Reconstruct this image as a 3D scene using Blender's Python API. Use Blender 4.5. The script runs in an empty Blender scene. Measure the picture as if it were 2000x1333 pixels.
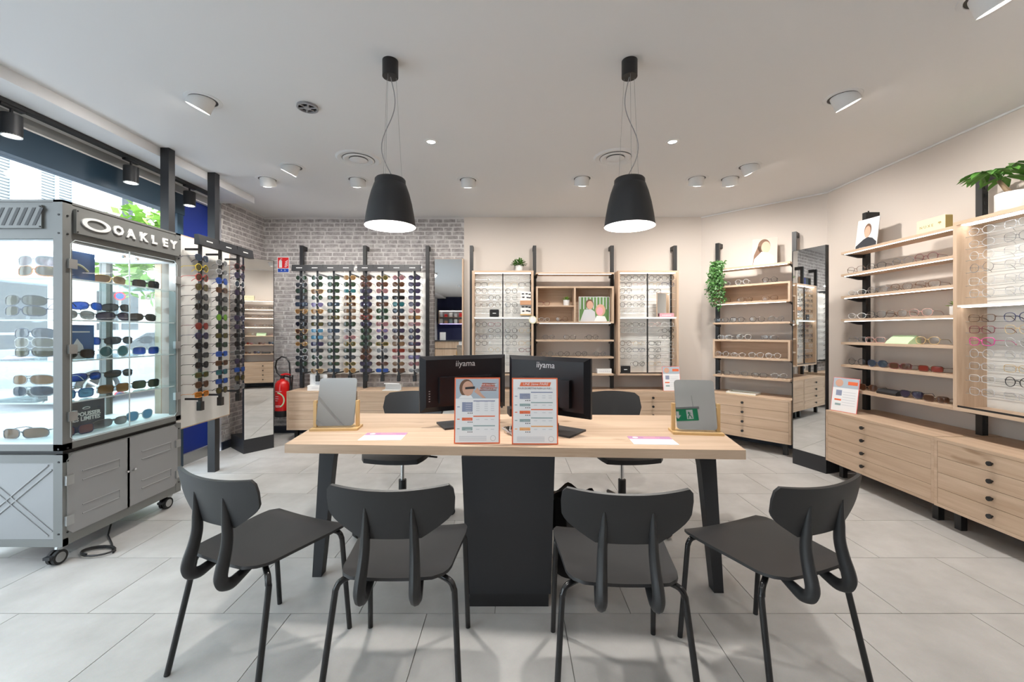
import bpy, math, random
from mathutils import Vector, Matrix
random.seed(7)
R = math.radians
SC = bpy.context.scene
COL = SC.collection

# ------------------------------------------------------------------ camera, world, exposure
H = 1.267
cam_d = bpy.data.cameras.new('camera')
cam_d.sensor_width = 36.0
cam_d.lens = 36.0 * 808.0 / 2000.0
cam_d.shift_y = -18.5 / 2000.0
cam_d.clip_start = 0.05
cam_d.clip_end = 200
cam = bpy.data.objects.new('camera', cam_d)
COL.objects.link(cam)
cam.location = (0, 0, H)
cam.rotation_euler = (R(90), 0, 0)
SC.camera = cam

world = bpy.data.worlds.new('world')
SC.world = world
world.use_nodes = True
bg = world.node_tree.nodes['Background']
bg.inputs[0].default_value = (0.80, 0.90, 1.0, 1)
bg.inputs[1].default_value = 5.0

sun_d = bpy.data.lights.new('sun', 'SUN')
sun_d.energy = 2.5
sun_d.angle = R(3)
sun_d.color = (1.0, 0.96, 0.9)
sun = bpy.data.objects.new('sun', sun_d)
COL.objects.link(sun)
sun.rotation_euler = (R(40), 0, R(105))      # from the shop side, lights the street opposite

SC.view_settings.view_transform = 'Standard'
SC.view_settings.look = 'None'
SC.view_settings.gamma = 1.0
SC.view_settings.use_curve_mapping = False
SC.view_settings.exposure = 0.35
try:
    SC.cycles.use_denoising = True
    SC.cycles.max_bounces = 10
    SC.cycles.transparent_max_bounces = 24
    SC.cycles.sample_clamp_indirect = 6.0
    SC.cycles.caustics_reflective = False
    SC.cycles.caustics_refractive = False
except Exception:
    pass

CEIL = 2.70
LAMP = 1.5          # one factor for all room lamps

# ------------------------------------------------------------------ materials
MATS = {}
def nodes_of(name):
    m = bpy.data.materials.new(name); m.use_nodes = True
    MATS[name] = m
    nt = m.node_tree
    return m, nt, nt.nodes['Principled BSDF']

def plain(name, col, rough=0.5, metal=0.0, spec=0.5, bump=0.0, bscale=80.0, var=0.0, coat=0.0):
    m, nt, p = nodes_of(name)
    p.inputs['Base Color'].default_value = (*col, 1)
    p.inputs['Roughness'].default_value = rough
    p.inputs['Metallic'].default_value = metal
    p.inputs['Specular IOR Level'].default_value = spec
    p.inputs['Coat Weight'].default_value = coat
    tc = nt.nodes.new('ShaderNodeTexCoord')
    nz = nt.nodes.new('ShaderNodeTexNoise'); nz.inputs['Scale'].default_value = bscale
    nz.inputs['Detail'].default_value = 4
    nt.links.new(tc.outputs['Object'], nz.inputs['Vector'])
    if bump:
        b = nt.nodes.new('ShaderNodeBump'); b.inputs['Strength'].default_value = bump
        b.inputs['Distance'].default_value = 0.002
        nt.links.new(nz.outputs['Fac'], b.inputs['Height'])
        nt.links.new(b.outputs['Normal'], p.inputs['Normal'])
    if var:
        mx = nt.nodes.new('ShaderNodeMix'); mx.data_type = 'RGBA'
        mx.inputs['A'].default_value = (*[c * (1 - var) for c in col], 1)
        mx.inputs['B'].default_value = (*[min(1, c * (1 + var)) for c in col], 1)
        nt.links.new(nz.outputs['Fac'], mx.inputs['Factor'])
        nt.links.new(mx.outputs['Result'], p.inputs['Base Color'])
    return m

def emit(name, col, s):
    m, nt, p = nodes_of(name)
    p.inputs['Base Color'].default_value = (*col, 1)
    p.inputs['Emission Color'].default_value = (*col, 1)
    p.inputs['Emission Strength'].default_value = s
    return m

def oak(name, axis):
    m, nt, p = nodes_of(name)
    p.inputs['Roughness'].default_value = 0.55
    p.inputs['Specular IOR Level'].default_value = 0.35
    tc = nt.nodes.new('ShaderNodeTexCoord')
    oi = nt.nodes.new('ShaderNodeObjectInfo')
    add = nt.nodes.new('ShaderNodeVectorMath'); add.operation = 'ADD'
    mul = nt.nodes.new('ShaderNodeMath'); mul.operation = 'MULTIPLY'; mul.inputs[1].default_value = 23.0
    nt.links.new(oi.outputs['Random'], mul.inputs[0])
    nt.links.new(tc.outputs['Object'], add.inputs[0]); nt.links.new(mul.outputs[0], add.inputs[1])
    mp = nt.nodes.new('ShaderNodeMapping')
    sc = [22.0, 22.0, 22.0]; sc['xyz'.index(axis)] = 1.3
    mp.inputs['Scale'].default_value = sc
    nt.links.new(add.outputs[0], mp.inputs['Vector'])
    n1 = nt.nodes.new('ShaderNodeTexNoise'); n1.inputs['Scale'].default_value = 1.0
    n1.inputs['Detail'].default_value = 6; n1.inputs['Roughness'].default_value = 0.62
    n1.inputs['Distortion'].default_value = 0.6
    nt.links.new(mp.outputs[0], n1.inputs['Vector'])
    mp2 = nt.nodes.new('ShaderNodeMapping')
    sc2 = [9.0, 9.0, 9.0]; sc2['xyz'.index(axis)] = 3.2
    mp2.inputs['Scale'].default_value = sc2
    nt.links.new(add.outputs[0], mp2.inputs['Vector'])
    n2 = nt.nodes.new('ShaderNodeTexNoise'); n2.inputs['Scale'].default_value = 1.0
    n2.inputs['Detail'].default_value = 2
    nt.links.new(mp2.outputs[0], n2.inputs['Vector'])
    cr = nt.nodes.new('ShaderNodeValToRGB')
    e = cr.color_ramp.elements
    e[0].position = 0.28; e[0].color = (0.46, 0.32, 0.215, 1)
    e[1].position = 0.70; e[1].color = (0.63, 0.475, 0.35, 1)
    nt.links.new(n1.outputs['Fac'], cr.inputs['Fac'])
    kn = nt.nodes.new('ShaderNodeValToRGB')          # knots
    k = kn.color_ramp.elements
    k[0].position = 0.70; k[0].color = (0, 0, 0, 1)
    k[1].position = 0.80; k[1].color = (1, 1, 1, 1)
    nt.links.new(n2.outputs['Fac'], kn.inputs['Fac'])
    mx = nt.nodes.new('ShaderNodeMix'); mx.data_type = 'RGBA'
    mx.inputs['B'].default_value = (0.25, 0.15, 0.085, 1)
    nt.links.new(kn.outputs['Color'], mx.inputs['Factor'])
    nt.links.new(cr.outputs['Color'], mx.inputs['A'])
    nt.links.new(mx.outputs['Result'], p.inputs['Base Color'])
    return m

def thin_glass(name, tint, refl, rough=0.0):
    """clear pane: mostly see-through with a mirror-like film"""
    m, nt, p = nodes_of(name)
    nt.nodes.remove(p)
    out = nt.nodes['Material Output']
    tr = nt.nodes.new('ShaderNodeBsdfTransparent'); tr.inputs[0].default_value = (*tint, 1)
    gl = nt.nodes.new('ShaderNodeBsdfGlossy'); gl.inputs['Roughness'].default_value = rough
    gl.inputs['Color'].default_value = (1, 1, 1, 1)
    lw = nt.nodes.new('ShaderNodeLayerWeight'); lw.inputs['Blend'].default_value = 0.5
    pw = nt.nodes.new('ShaderNodeMath'); pw.operation = 'POWER'; pw.inputs[1].default_value = 5.0
    ml = nt.nodes.new('ShaderNodeMath'); ml.operation = 'MULTIPLY_ADD'
    ml.inputs[1].default_value = 0.6 * refl; ml.inputs[2].default_value = 0.035 * refl
    mx = nt.nodes.new('ShaderNodeMixShader')
    nt.links.new(lw.outputs['Facing'], pw.inputs[0]); nt.links.new(pw.outputs[0], ml.inputs[0])
    nt.links.new(ml.outputs[0], mx.inputs[0])
    nt.links.new(tr.outputs[0], mx.inputs[1]); nt.links.new(gl.outputs[0], mx.inputs[2])
    nt.links.new(mx.outputs[0], out.inputs['Surface'])
    return m

def objcol(name, rough, kind):
    """takes its colour from the object, so alike frames and lenses share a mesh"""
    m, nt, p = nodes_of(name)
    oi = nt.nodes.new('ShaderNodeObjectInfo')
    if kind == 'frame':
        p.inputs['Roughness'].default_value = rough
        nt.links.new(oi.outputs['Color'], p.inputs['Base Color'])
        return m
    nt.nodes.remove(p)
    out = nt.nodes['Material Output']
    tr = nt.nodes.new('ShaderNodeBsdfTransparent')
    pr = nt.nodes.new('ShaderNodeBsdfPrincipled')
    pr.inputs['Roughness'].default_value = rough
    pr.inputs['Specular IOR Level'].default_value = 0.8
    nt.links.new(oi.outputs['Color'], pr.inputs['Base Color'])
    nt.links.new(oi.outputs['Color'], tr.inputs[0])
    mx = nt.nodes.new('ShaderNodeMixShader')
    mx.inputs[0].default_value = 0.70
    nt.links.new(tr.outputs[0], mx.inputs[1]); nt.links.new(pr.outputs[0], mx.inputs[2])
    nt.links.new(mx.outputs[0], out.inputs['Surface'])
    return m

def concrete_tile():
    m, nt, p = nodes_of('tile_grey')
    p.inputs['Roughness'].default_value = 0.42
    p.inputs['Specular IOR Level'].default_value = 0.35
    tc = nt.nodes.new('ShaderNodeTexCoord'); oi = nt.nodes.new('ShaderNodeObjectInfo')
    mul = nt.nodes.new('ShaderNodeMath'); mul.operation = 'MULTIPLY'; mul.inputs[1].default_value = 57.0
    add = nt.nodes.new('ShaderNodeVectorMath'); add.operation = 'ADD'
    nt.links.new(oi.outputs['Random'], mul.inputs[0])
    nt.links.new(tc.outputs['Object'], add.inputs[0]); nt.links.new(mul.outputs[0], add.inputs[1])
    n1 = nt.nodes.new('ShaderNodeTexNoise'); n1.inputs['Scale'].default_value = 3.5
    n1.inputs['Detail'].default_value = 7; n1.inputs['Roughness'].default_value = 0.6
    n2 = nt.nodes.new('ShaderNodeTexNoise'); n2.inputs['Scale'].default_value = 260
    nt.links.new(add.outputs[0], n1.inputs['Vector']); nt.links.new(add.outputs[0], n2.inputs['Vector'])
    cr = nt.nodes.new('ShaderNodeValToRGB'); e = cr.color_ramp.elements
    e[0].position = 0.3; e[0].color = (0.44, 0.43, 0.415, 1)
    e[1].position = 0.72; e[1].color = (0.60, 0.59, 0.575, 1)
    nt.links.new(n1.outputs['Fac'], cr.inputs['Fac'])
    mx = nt.nodes.new('ShaderNodeMix'); mx.data_type = 'RGBA'; mx.blend_type = 'MULTIPLY'
    mx.inputs['Factor'].default_value = 0.18
    nt.links.new(cr.outputs['Color'], mx.inputs['A']); nt.links.new(n2.outputs['Color'], mx.inputs['B'])
    nt.links.new(mx.outputs['Result'], p.inputs['Base Color'])
    b = nt.nodes.new('ShaderNodeBump'); b.inputs['Strength'].default_value = 0.12; b.inputs['Distance'].default_value = 0.001
    nt.links.new(n2.outputs['Fac'], b.inputs['Height']); nt.links.new(b.outputs['Normal'], p.inputs['Normal'])

def brick_mat():
    m, nt, p = nodes_of('brick_grey')
    p.inputs['Roughness'].default_value = 0.85
    tc = nt.nodes.new('ShaderNodeTexCoord'); oi = nt.nodes.new('ShaderNodeObjectInfo')
    mul = nt.nodes.new('ShaderNodeMath'); mul.operation = 'MULTIPLY'; mul.inputs[1].default_value = 31.0
    add = nt.nodes.new('ShaderNodeVectorMath'); add.operation = 'ADD'
    nt.links.new(oi.outputs['Random'], mul.inputs[0])
    nt.links.new(tc.outputs['Object'], add.inputs[0]); nt.links.new(mul.outputs[0], add.inputs[1])
    n1 = nt.nodes.new('ShaderNodeTexNoise'); n1.inputs['Scale'].default_value = 16
    n1.inputs['Detail'].default_value = 6; n1.inputs['Roughness'].default_value = 0.7
    nt.links.new(add.outputs[0], n1.inputs['Vector'])
    cr = nt.nodes.new('ShaderNodeValToRGB'); e = cr.color_ramp.elements
    e[0].position = 0.30; e[0].color = (0.21, 0.195, 0.19, 1)
    e[1].position = 0.66; e[1].color = (0.52, 0.50, 0.49, 1)
    el = cr.color_ramp.elements.new(0.5); el.color = (0.36, 0.335, 0.33, 1)
    nt.links.new(n1.outputs['Fac'], cr.inputs['Fac'])
    nt.links.new(cr.outputs['Color'], p.inputs['Base Color'])

concrete_tile(); brick_mat()
for ax in 'xyz': oak('oak_' + ax, ax)
plain('ceiling_white', (0.77, 0.77, 0.775), 0.9, spec=0.2)
plain('wall_beige', (0.66, 0.595, 0.54), 0.85, spec=0.25, bump=0.05, bscale=300)
plain('mortar', (0.60, 0.58, 0.57), 0.9, spec=0.2)
plain('grout', (0.20, 0.19, 0.18), 0.9)
plain('black_metal', (0.014, 0.014, 0.015), 0.45)
plain('monitor_black', (0.007, 0.007, 0.009), 0.35, spec=0.3)
plain('graphite', (0.020, 0.021, 0.024), 0.5)
plain('chair_black', (0.020, 0.0205, 0.022), 0.46, spec=0.5, bump=0.12, bscale=900)
plain('chair_tube', (0.012, 0.012, 0.013), 0.18)
plain('bin_bag', (0.012, 0.012, 0.012), 0.2, bump=1.0, bscale=40)
plain('navy', (0.018, 0.045, 0.075), 0.5)
plain('blue_panel', (0.012, 0.035, 0.26), 0.45)
plain('dark_blue_wall', (0.008, 0.012, 0.05), 0.8)
plain('baseboard_dark', (0.015, 0.02, 0.035), 0.4)
plain('steel_grey', (0.42, 0.43, 0.43), 0.35, metal=0.6)
plain('chrome', (0.75, 0.75, 0.76), 0.15, metal=1.0)
plain('cabinet_grey', (0.185, 0.19, 0.185), 0.42, bump=0.04, bscale=500)
plain('cabinet_panel', (0.31, 0.315, 0.32), 0.4)
plain('photo_beige', (0.50, 0.42, 0.37), 0.7)
plain('cabinet_floor', (0.75, 0.76, 0.78), 0.5)
plain('white', (0.80, 0.80, 0.79), 0.5)
plain('white_letter', (0.85, 0.85, 0.84), 0.4)
plain('paper', (0.82, 0.82, 0.83), 0.6)
plain('board_white', (0.76, 0.75, 0.72), 0.5)
plain('soft_grey', (0.33, 0.33, 0.34), 0.6)
plain('logo_grey', (0.45, 0.46, 0.48), 0.4)
plain('orange', (0.80, 0.16, 0.06), 0.55)
plain('light_orange', (0.85, 0.42, 0.16), 0.55)
plain('pink_red', (0.80, 0.17, 0.15), 0.55)
plain('slate_blue', (0.27, 0.30, 0.42), 0.6)
plain('teal_grey', (0.30, 0.40, 0.40), 0.6)
plain('pale_grey', (0.60, 0.61, 0.64), 0.6)
plain('sky_print', (0.42, 0.48, 0.54), 0.6)
plain('skin_print', (0.62, 0.36, 0.26), 0.7)
plain('hair_print', (0.16, 0.085, 0.05), 0.7)
plain('cloth_print', (0.02, 0.022, 0.03), 0.7)
plain('leaf_print', (0.12, 0.24, 0.08), 0.7)
plain('mauve', (0.46, 0.22, 0.40), 0.55)
plain('pink', (0.82, 0.36, 0.42), 0.6)
plain('sign_red', (0.72, 0.02, 0.025), 0.4)
plain('sign_blue', (0.01, 0.07, 0.42), 0.4)
plain('exit_green', (0.01, 0.30, 0.13), 0.4)
plain('extinguisher_red', (0.62, 0.012, 0.012), 0.25, coat=0.4)
plain('pale_green', (0.50, 0.68, 0.42), 0.5)
plain('cream_gold', (0.72, 0.68, 0.46), 0.5)
plain('gold_dark', (0.36, 0.27, 0.10), 0.45)
plain('bamboo', (0.58, 0.38, 0.17), 0.45, var=0.1, bscale=14)
plain('cork', (0.56, 0.30, 0.17), 0.7)
plain('leaf', (0.085, 0.25, 0.035), 0.5, var=0.35, bscale=30)
plain('leaf_dark', (0.05, 0.15, 0.03), 0.4, var=0.4, bscale=25)
plain('leaf_light', (0.22, 0.40, 0.06), 0.5, var=0.3, bscale=30)
plain('trunk', (0.22, 0.15, 0.09), 0.8, bump=0.5)
plain('soil', (0.04, 0.03, 0.02), 0.95)
plain('poster_blue', (0.05, 0.12, 0.28), 0.4, var=0.5, bscale=6)
plain('poster_dark', (0.07, 0.085, 0.11), 0.4, var=0.6, bscale=9)
plain('facade', (0.80, 0.77, 0.72), 0.9, var=0.06, bscale=2)
plain('shutter', (0.42, 0.45, 0.48), 0.7)
plain('asphalt', (0.30, 0.31, 0.33), 0.9, var=0.2, bscale=4)
plain('pavement', (0.55, 0.55, 0.56), 0.9, var=0.1, bscale=3)
plain('car_paint', (0.30, 0.34, 0.40), 0.2, coat=0.8)
plain('car_dark', (0.03, 0.035, 0.04), 0.15)
plain('tyre', (0.02, 0.02, 0.02), 0.8)
plain('mirror', (0.86, 0.88, 0.88), 0.015, metal=1.0)
plain('acrylic_edge', (0.72, 0.80, 0.82), 0.2)
thin_glass('window_glass', (0.95, 0.97, 0.97), 0.8)
thin_glass('cabinet_glass', (0.96, 0.98, 0.98), 0.7)
thin_glass('shelf_glass', (0.82, 0.93, 0.93), 1.2)
thin_glass('clear_lens', (0.95, 0.96, 0.96), 1.3)
thin_glass('acrylic', (0.93, 0.96, 0.97), 1.4)
objcol('eyewear_frame', 0.3, 'frame')
objcol('tinted_lens', 0.08, 'lens')
emit('led', (1.0, 0.96, 0.91), 5.5)
emit('led_soft', (1.0, 0.97, 0.93), 1.2)
emit('lamp_disc', (1.0, 0.96, 0.90), 10.0)
emit('bulb_warm', (1.0, 0.6, 0.25), 20.0)
emit('led_violet', (0.45, 0.40, 1.0), 4.0)
MATS['wood_back'] = MATS['oak_z']

# ------------------------------------------------------------------ mesh helpers
class MB:
    def __init__(s): s.v = []; s.f = []
    def add(s, vs, fs):
        n = len(s.v); s.v += [tuple(p) for p in vs]; s.f += [tuple(i + n for i in f) for f in fs]; return s
    def box(s, x0, x1, y0, y1, z0, z1):
        return s.add([(x0,y0,z0),(x1,y0,z0),(x1,y1,z0),(x0,y1,z0),(x0,y0,z1),(x1,y0,z1),(x1,y1,z1),(x0,y1,z1)],
                     [(0,3,2,1),(4,5,6,7),(0,1,5,4),(1,2,6,5),(2,3,7,6),(3,0,4,7)])
    def prism(s, pts, axis, a0, a1):
        """polygon given in the two other axes (in xyz order), extruded along axis"""
        def P(p, a):
            return {'x': (a, p[0], p[1]), 'y': (p[0], a, p[1]), 'z': (p[0], p[1], a)}[axis]
        n = len(pts)
        vs = [P(p, a0) for p in pts] + [P(p, a1) for p in pts]
        fs = [tuple(range(n))[::-1], tuple(range(n, 2 * n))]
        fs += [(i, (i + 1) % n, n + (i + 1) % n, n + i) for i in range(n)]
        return s.add(vs, fs)
    def tube(s, path, r, n=8, cap=True, closed=False, flat=1.0, up=None):
        path = [Vector(p) for p in path]; m = len(path)
        rs = r if isinstance(r, (list, tuple)) else [r] * m
        vs = []; prev = None
        for i, p in enumerate(path):
            if closed: t = path[(i + 1) % m] - path[i - 1]
            else: t = path[min(i + 1, m - 1)] - path[max(i - 1, 0)]
            t.normalize()
            if prev is None:
                a = Vector(up) if up else (Vector((0, 0, 1)) if abs(t.z) < 0.9 else Vector((1, 0, 0)))
            else: a = prev
            b = a - t * a.dot(t)
            if b.length < 1e-6: b = Vector((0, 1, 0)) - t * t.y
            b.normalize(); prev = b; c = t.cross(b)
            for k in range(n):
                an = 2 * math.pi * (k + 0.5) / n
                vs.append(p + (b * math.cos(an) + c * math.sin(an) * flat) * rs[i])
        fs = []
        for i in range(m if closed else m - 1):
            j = (i + 1) % m
            fs += [(i*n + k, i*n + (k+1) % n, j*n + (k+1) % n, j*n + k) for k in range(n)]
        if cap and not closed:
            fs += [tuple(range(n))[::-1], tuple(range((m-1)*n, m*n))]
        return s.add(vs, fs)
    def cyl(s, p0, p1, r, n=16, r1=None):
        return s.tube([p0, p1], [r, r if r1 is None else r1], n)
    def lathe(s, prof, n=24, c=(0, 0, 0), close=False):
        vs = []; fs = []; m = len(prof)
        for (r, z) in prof:
            for k in range(n):
                a = 2 * math.pi * k / n
                vs.append((c[0] + r * math.cos(a), c[1] + r * math.sin(a), c[2] + z))
        for i in range(m if close else m - 1):
            j = (i + 1) % m
            fs += [(i*n + k, i*n + (k+1) % n, j*n + (k+1) % n, j*n + k) for k in range(n)]
        return s.add(vs, fs)
    def disc(s, c, r, n=24, z=None):
        return s.add([(c[0] + r*math.cos(2*math.pi*k/n), c[1] + r*math.sin(2*math.pi*k/n), c[2]) for k in range(n)], [tuple(range(n))])
    def slab(s, nu, nv, fn, th):
        """curved sheet fn(u,v)->point with thickness along its normal (finite difference)"""
        e = 1e-3; top = []; bot = []
        for j in range(nv + 1):
            for i in range(nu + 1):
                u, v = i / nu, j / nv
                p = Vector(fn(u, v))
                du = Vector(fn(min(1, u + e), v)) - Vector(fn(max(0, u - e), v))
                dv = Vector(fn(u, min(1, v + e))) - Vector(fn(u, max(0, v - e)))
                nn = du.cross(dv); nn.normalize()
                top.append(p + nn * th / 2); bot.append(p - nn * th / 2)
        w = nu + 1; N = len(top); fs = []
        for j in range(nv):
            for i in range(nu):
                a = j*w + i
                fs.append((a, a+1, a+w+1, a+w)); fs.append((N+a, N+a+w, N+a+w+1, N+a+1))
        rim = [i for i in range(w)] + [j*w + nu for j in range(1, nv+1)] + [nv*w + i for i in range(nu-1, -1, -1)] + [j*w for j in range(nv-1, 0, -1)]
        for k in range(len(rim)):
            a, b = rim[k], rim[(k+1) % len(rim)]
            fs.append((b, a, N+a, N+b))
        return s.add(top + bot, fs)
    def mesh(s, name, mat, smooth=False):
        me = bpy.data.meshes.new(name)
        me.from_pydata(s.v, [], s.f)
        me.materials.append(MATS[mat] if isinstance(mat, str) else mat)
        if smooth:
            me.polygons.foreach_set('use_smooth', [True] * len(me.polygons))
            try: me.set_sharp_from_angle(angle=R(40))
            except Exception: pass
        me.update()
        return me
    def build(s, name, mat, parent=None, smooth=False, loc=(0, 0, 0), rz=0.0):
        return link(name, s.mesh(name, mat, smooth), parent, loc, rz)

def link(name, me, parent=None, loc=(0, 0, 0), rz=0.0):
    o = bpy.data.objects.new(name, me); COL.objects.link(o)
    o.location = loc
    if rz: o.rotation_euler = (0, 0, rz)
    if parent: o.parent = parent
    return o
def tag(o, label, cat, group=None, kind=None):
    o['label'] = label; o['category'] = cat
    if group: o['group'] = group
    if kind: o['kind'] = kind
    return o
def thing(name, label, cat, loc=(0, 0, 0), rz=0.0, group=None, kind=None):
    o = bpy.data.objects.new(name, None); COL.objects.link(o)
    o.empty_display_size = 0.05
    o.location = loc; o.rotation_euler = (0, 0, rz)
    return tag(o, label, cat, group, kind)
def struct(name, mb, mat, label, cat, smooth=False):
    return tag(mb.build(name, mat, None, smooth), label, cat, kind='structure')
def bx(*a): return MB().box(*a)
def cyl(p0, p1, r, n=16, r1=None): return MB().cyl(p0, p1, r, n, r1)

def text(name, s, size, mat, parent, loc, rot=(R(90), 0, 0), sx=1.0, bold=0.0, depth=0.0006, shear=0.0, align='CENTER'):
    cu = bpy.data.curves.new(name, 'FONT'); cu.body = s; cu.size = size
    cu.align_x = align; cu.align_y = 'CENTER'; cu.extrude = depth; cu.offset = bold; cu.shear = shear
    cu.resolution_u = 2
    t = bpy.data.objects.new(name, cu)
    me = bpy.data.meshes.new_from_object(t)
    bpy.data.objects.remove(t); bpy.data.curves.remove(cu)
    me.materials.clear(); me.materials.append(MATS[mat])
    o = link(name, me, parent, loc); o.rotation_euler = rot; o.scale = (sx, 1, 1)
    return o
def light(name, kind, parent, loc, power, color=(1, .95, .89), size=0.05, spot=None, blend=0.6, aim=None, rot=None, sy=None):
    d = bpy.data.lights.new(name, kind); d.energy = power * LAMP; d.color = color
    if kind == 'AREA':
        d.size = size
        if sy: d.shape = 'RECTANGLE'; d.size_y = sy
    else: d.shadow_soft_size = size
    if spot: d.spot_size = R(spot); d.spot_blend = blend
    o = bpy.data.objects.new(name, d); COL.objects.link(o); o.location = loc
    if aim is not None: o.rotation_euler = Vector(aim).to_track_quat('-Z', 'Y').to_euler()
    if rot: o.rotation_euler = rot
    if parent: o.parent = parent
    return o
ORD = ['first', 'second', 'third', 'fourth', 'fifth', 'sixth', 'seventh', 'eighth', 'ninth', 'tenth', 'eleventh', 'twelfth', 'thirteenth', 'fourteenth', 'fifteenth', 'sixteenth']

# wall frames: origin on the wall, local x runs to the right as you face it, local -y points into the room
class Frame:
    def __init__(s, ox, oy, th): s.o = (ox, oy); s.th = th
    def w(s, x, out, z=0.0):
        c, n = math.cos(s.th), math.sin(s.th)
        return (s.o[0] + c * x + n * out, s.o[1] + n * x - c * out, z)
YB = 5.18
BACK = Frame(0, YB, 0)
ANG = Frame(2.37, YB, math.atan2(-0.73, 0.683))
RIGHT = Frame(3.24, 4.25, R(-90))
LEFTB = Frame(-2.625, 0, R(90))

# ================================================================== SETTING
# floor: slab with separate tiles
floor = struct('floor', MB().box(-3.1, 3.3, -7.0, 5.2, -0.10, -0.004), 'grout', 'light grey stone-look tiled shop floor', 'floor')
TW, TD = 0.610, 0.4573
rows0 = 1.858       # joint line measured in front of the desk
g = 0.0018
tile_me = MB().box(-TW/2 + g, TW/2 - g, -TD/2 + g, TD/2 - g, -0.004, 0.0).mesh('tile', 'tile_grey')
stuffm = MB()
def clip_x(x0, x1): return max(x0, -3.1), min(x1, 3.24)
for k in range(-20, 9):
    y0 = rows0 + k * TD; yc = y0 + TD / 2
    off = -2.212 if k % 2 else -2.212 + TW / 2
    for i in range(-3, 11):
        xc = off + (i + 0.5) * TW - TW
        x0, x1 = clip_x(xc - TW/2, xc + TW/2)
        if x1 - x0 < 0.02: continue
        yt = min(y0 + TD, YB)
        if yt - y0 < 0.02: continue
        if y0 < -0.6:
            stuffm.box(x0 + g, x1 - g, y0 + g, yt - g, -0.004, 0.0); continue
        if x1 - x0 > TW - 1e-4 and yt - y0 > TD - 1e-4:
            link('tile', tile_me, floor, (xc, yc, 0))
        else:
            MB().box(x0 + g - xc, x1 - g - xc, -TD/2 + g, yt - g - yc, -0.004, 0).build('tile', 'tile_grey', floor, loc=(xc, yc, 0))
so = stuffm.build('tile_field', 'tile_grey', floor); so['kind'] = 'stuff'

struct('ceiling', MB().box(-3.3, 3.4, -7.0, 5.3, CEIL, CEIL + 0.1), 'ceiling_white', 'smooth white painted ceiling', 'ceiling')
struct('trim_1', MB().box(-3.1, -2.74, -7.0, 4.40, CEIL - 0.07, CEIL), 'ceiling_white', 'white dropped ceiling strip along the shop window', 'ceiling strip')

# back wall: beige part + brick part with separate bricks
wall_back = struct('wall_back', MB().box(-0.60, 2.45, YB, YB + 0.12, 0, CEIL).box(-3.25, -0.60, YB + 0.006, YB + 0.12, 0, CEIL), 'wall_beige', 'back wall, beige paint on the right, grey brick on the left', 'wall')
MB().box(-3.1, -0.60, YB, YB + 0.006, 0, CEIL).build('mortar_bed', 'mortar', wall_back)
wall_left = struct('wall_left', MB().box(-3.22, -3.1, 4.41, 5.3, 0, CEIL), 'mortar', 'short grey brick side wall in the left corner', 'wall')
PITCH = 0.0525
def brick_mesh(L):
    hh = 0.0195; d = 0.004; m = MB()
    j = lambda: random.uniform(-0.0022, 0.0022)
    n = 5
    top = [(-L/2 + L*i/n, hh + j()) for i in range(n + 1)]
    bot = [(L/2 - L*i/n, -hh + j()) for i in range(n + 1)]
    pts = top + bot
    pts[0] = (pts[0][0] + 0.003, pts[0][1] - 0.002); pts[n] = (pts[n][0] - 0.003, pts[n][1] - 0.002)
    m.prism(pts, 'y', -d, 0.002)
    return m
BL = [0.105, 0.13, 0.15, 0.165, 0.18]
BM = [[brick_mesh(L).mesh('brick', 'brick_grey') for _ in range(3)] for L in BL]
def lay(wall, length, place, limit, visible):
    rest = MB(); n = 0
    for r in range(int(CEIL / PITCH)):
        z = 0.028 + r * PITCH
        x = -random.uniform(0, 0.15)
        while x < length:
            i = random.choices(range(5), [1, 2, 3, 3, 2])[0]; L = BL[i]
            a, b = max(0, x + 0.006), min(length, x + L + 0.006)
            if b - a > 0.03:
                full = b - a > L - 1e-3
                if full and n < limit and visible(a, z):
                    o = link('brick', BM[i][random.randrange(3)], wall); place(o, (a + b) / 2, z); n += 1
                else:
                    bm_ = brick_mesh(b - a - 0.001)
                    rest.add([place(None, (a + b) / 2 + v[0], z + v[2], v[1]) for v in bm_.v], bm_.f)
            x += L + 0.0125
    s = rest.build('brick_field', 'brick_grey', wall); s['kind'] = 'stuff'
def place_back(o, x, z, dy=0.0):
    if o: o.location = (-3.1 + x, YB, z)
    return (-3.1 + x, YB + dy, z)
def place_left(o, x, z, dy=0.0):
    if o: o.location = (-3.1, 4.41 + x, z); o.rotation_euler = (0, 0, R(90))
    return (-3.1 - dy, 4.41 + x, z)
lay(wall_back, 2.5, place_back, 300, lambda a, z: z > 2.02 or (a < 0.45 and z > 1.35))
lay(wall_left, 0.77, place_left, 250, lambda a, z: z > 0.3)

def wall_slab(name, p, q, th, mat, label):
    d = Vector((q[0]-p[0], q[1]-p[1], 0)); L = d.length; a = math.atan2(d.y, d.x)
    o = MB().box(0, L, 0, th, 0, CEIL).build(name, mat, None, loc=(p[0], p[1], 0), rz=a)
    return tag(o, label, 'wall', kind='structure')
CORN = (3.24, 4.25)
wall_slab('wall_angled', (2.37, YB), CORN, 0.12, 'wall_beige', 'angled beige wall in the right corner behind the narrow shelves')
wall_slab('wall_right', CORN, (3.24, -7.0), 0.12, 'wall_beige', 'long beige right wall behind shelves and drawer units')
struct('wall_behind', MB().box(-3.2, 3.3, -7.1, -6.9, 0, CEIL), 'dark_blue_wall', 'dark blue wall behind the viewer', 'wall')
struct('wall_front_left', MB().box(-3.22, -3.1, -7.0, -2.2, 0, CEIL), 'ceiling_white', 'white wall beside the shop window, behind the viewer', 'wall')
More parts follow.
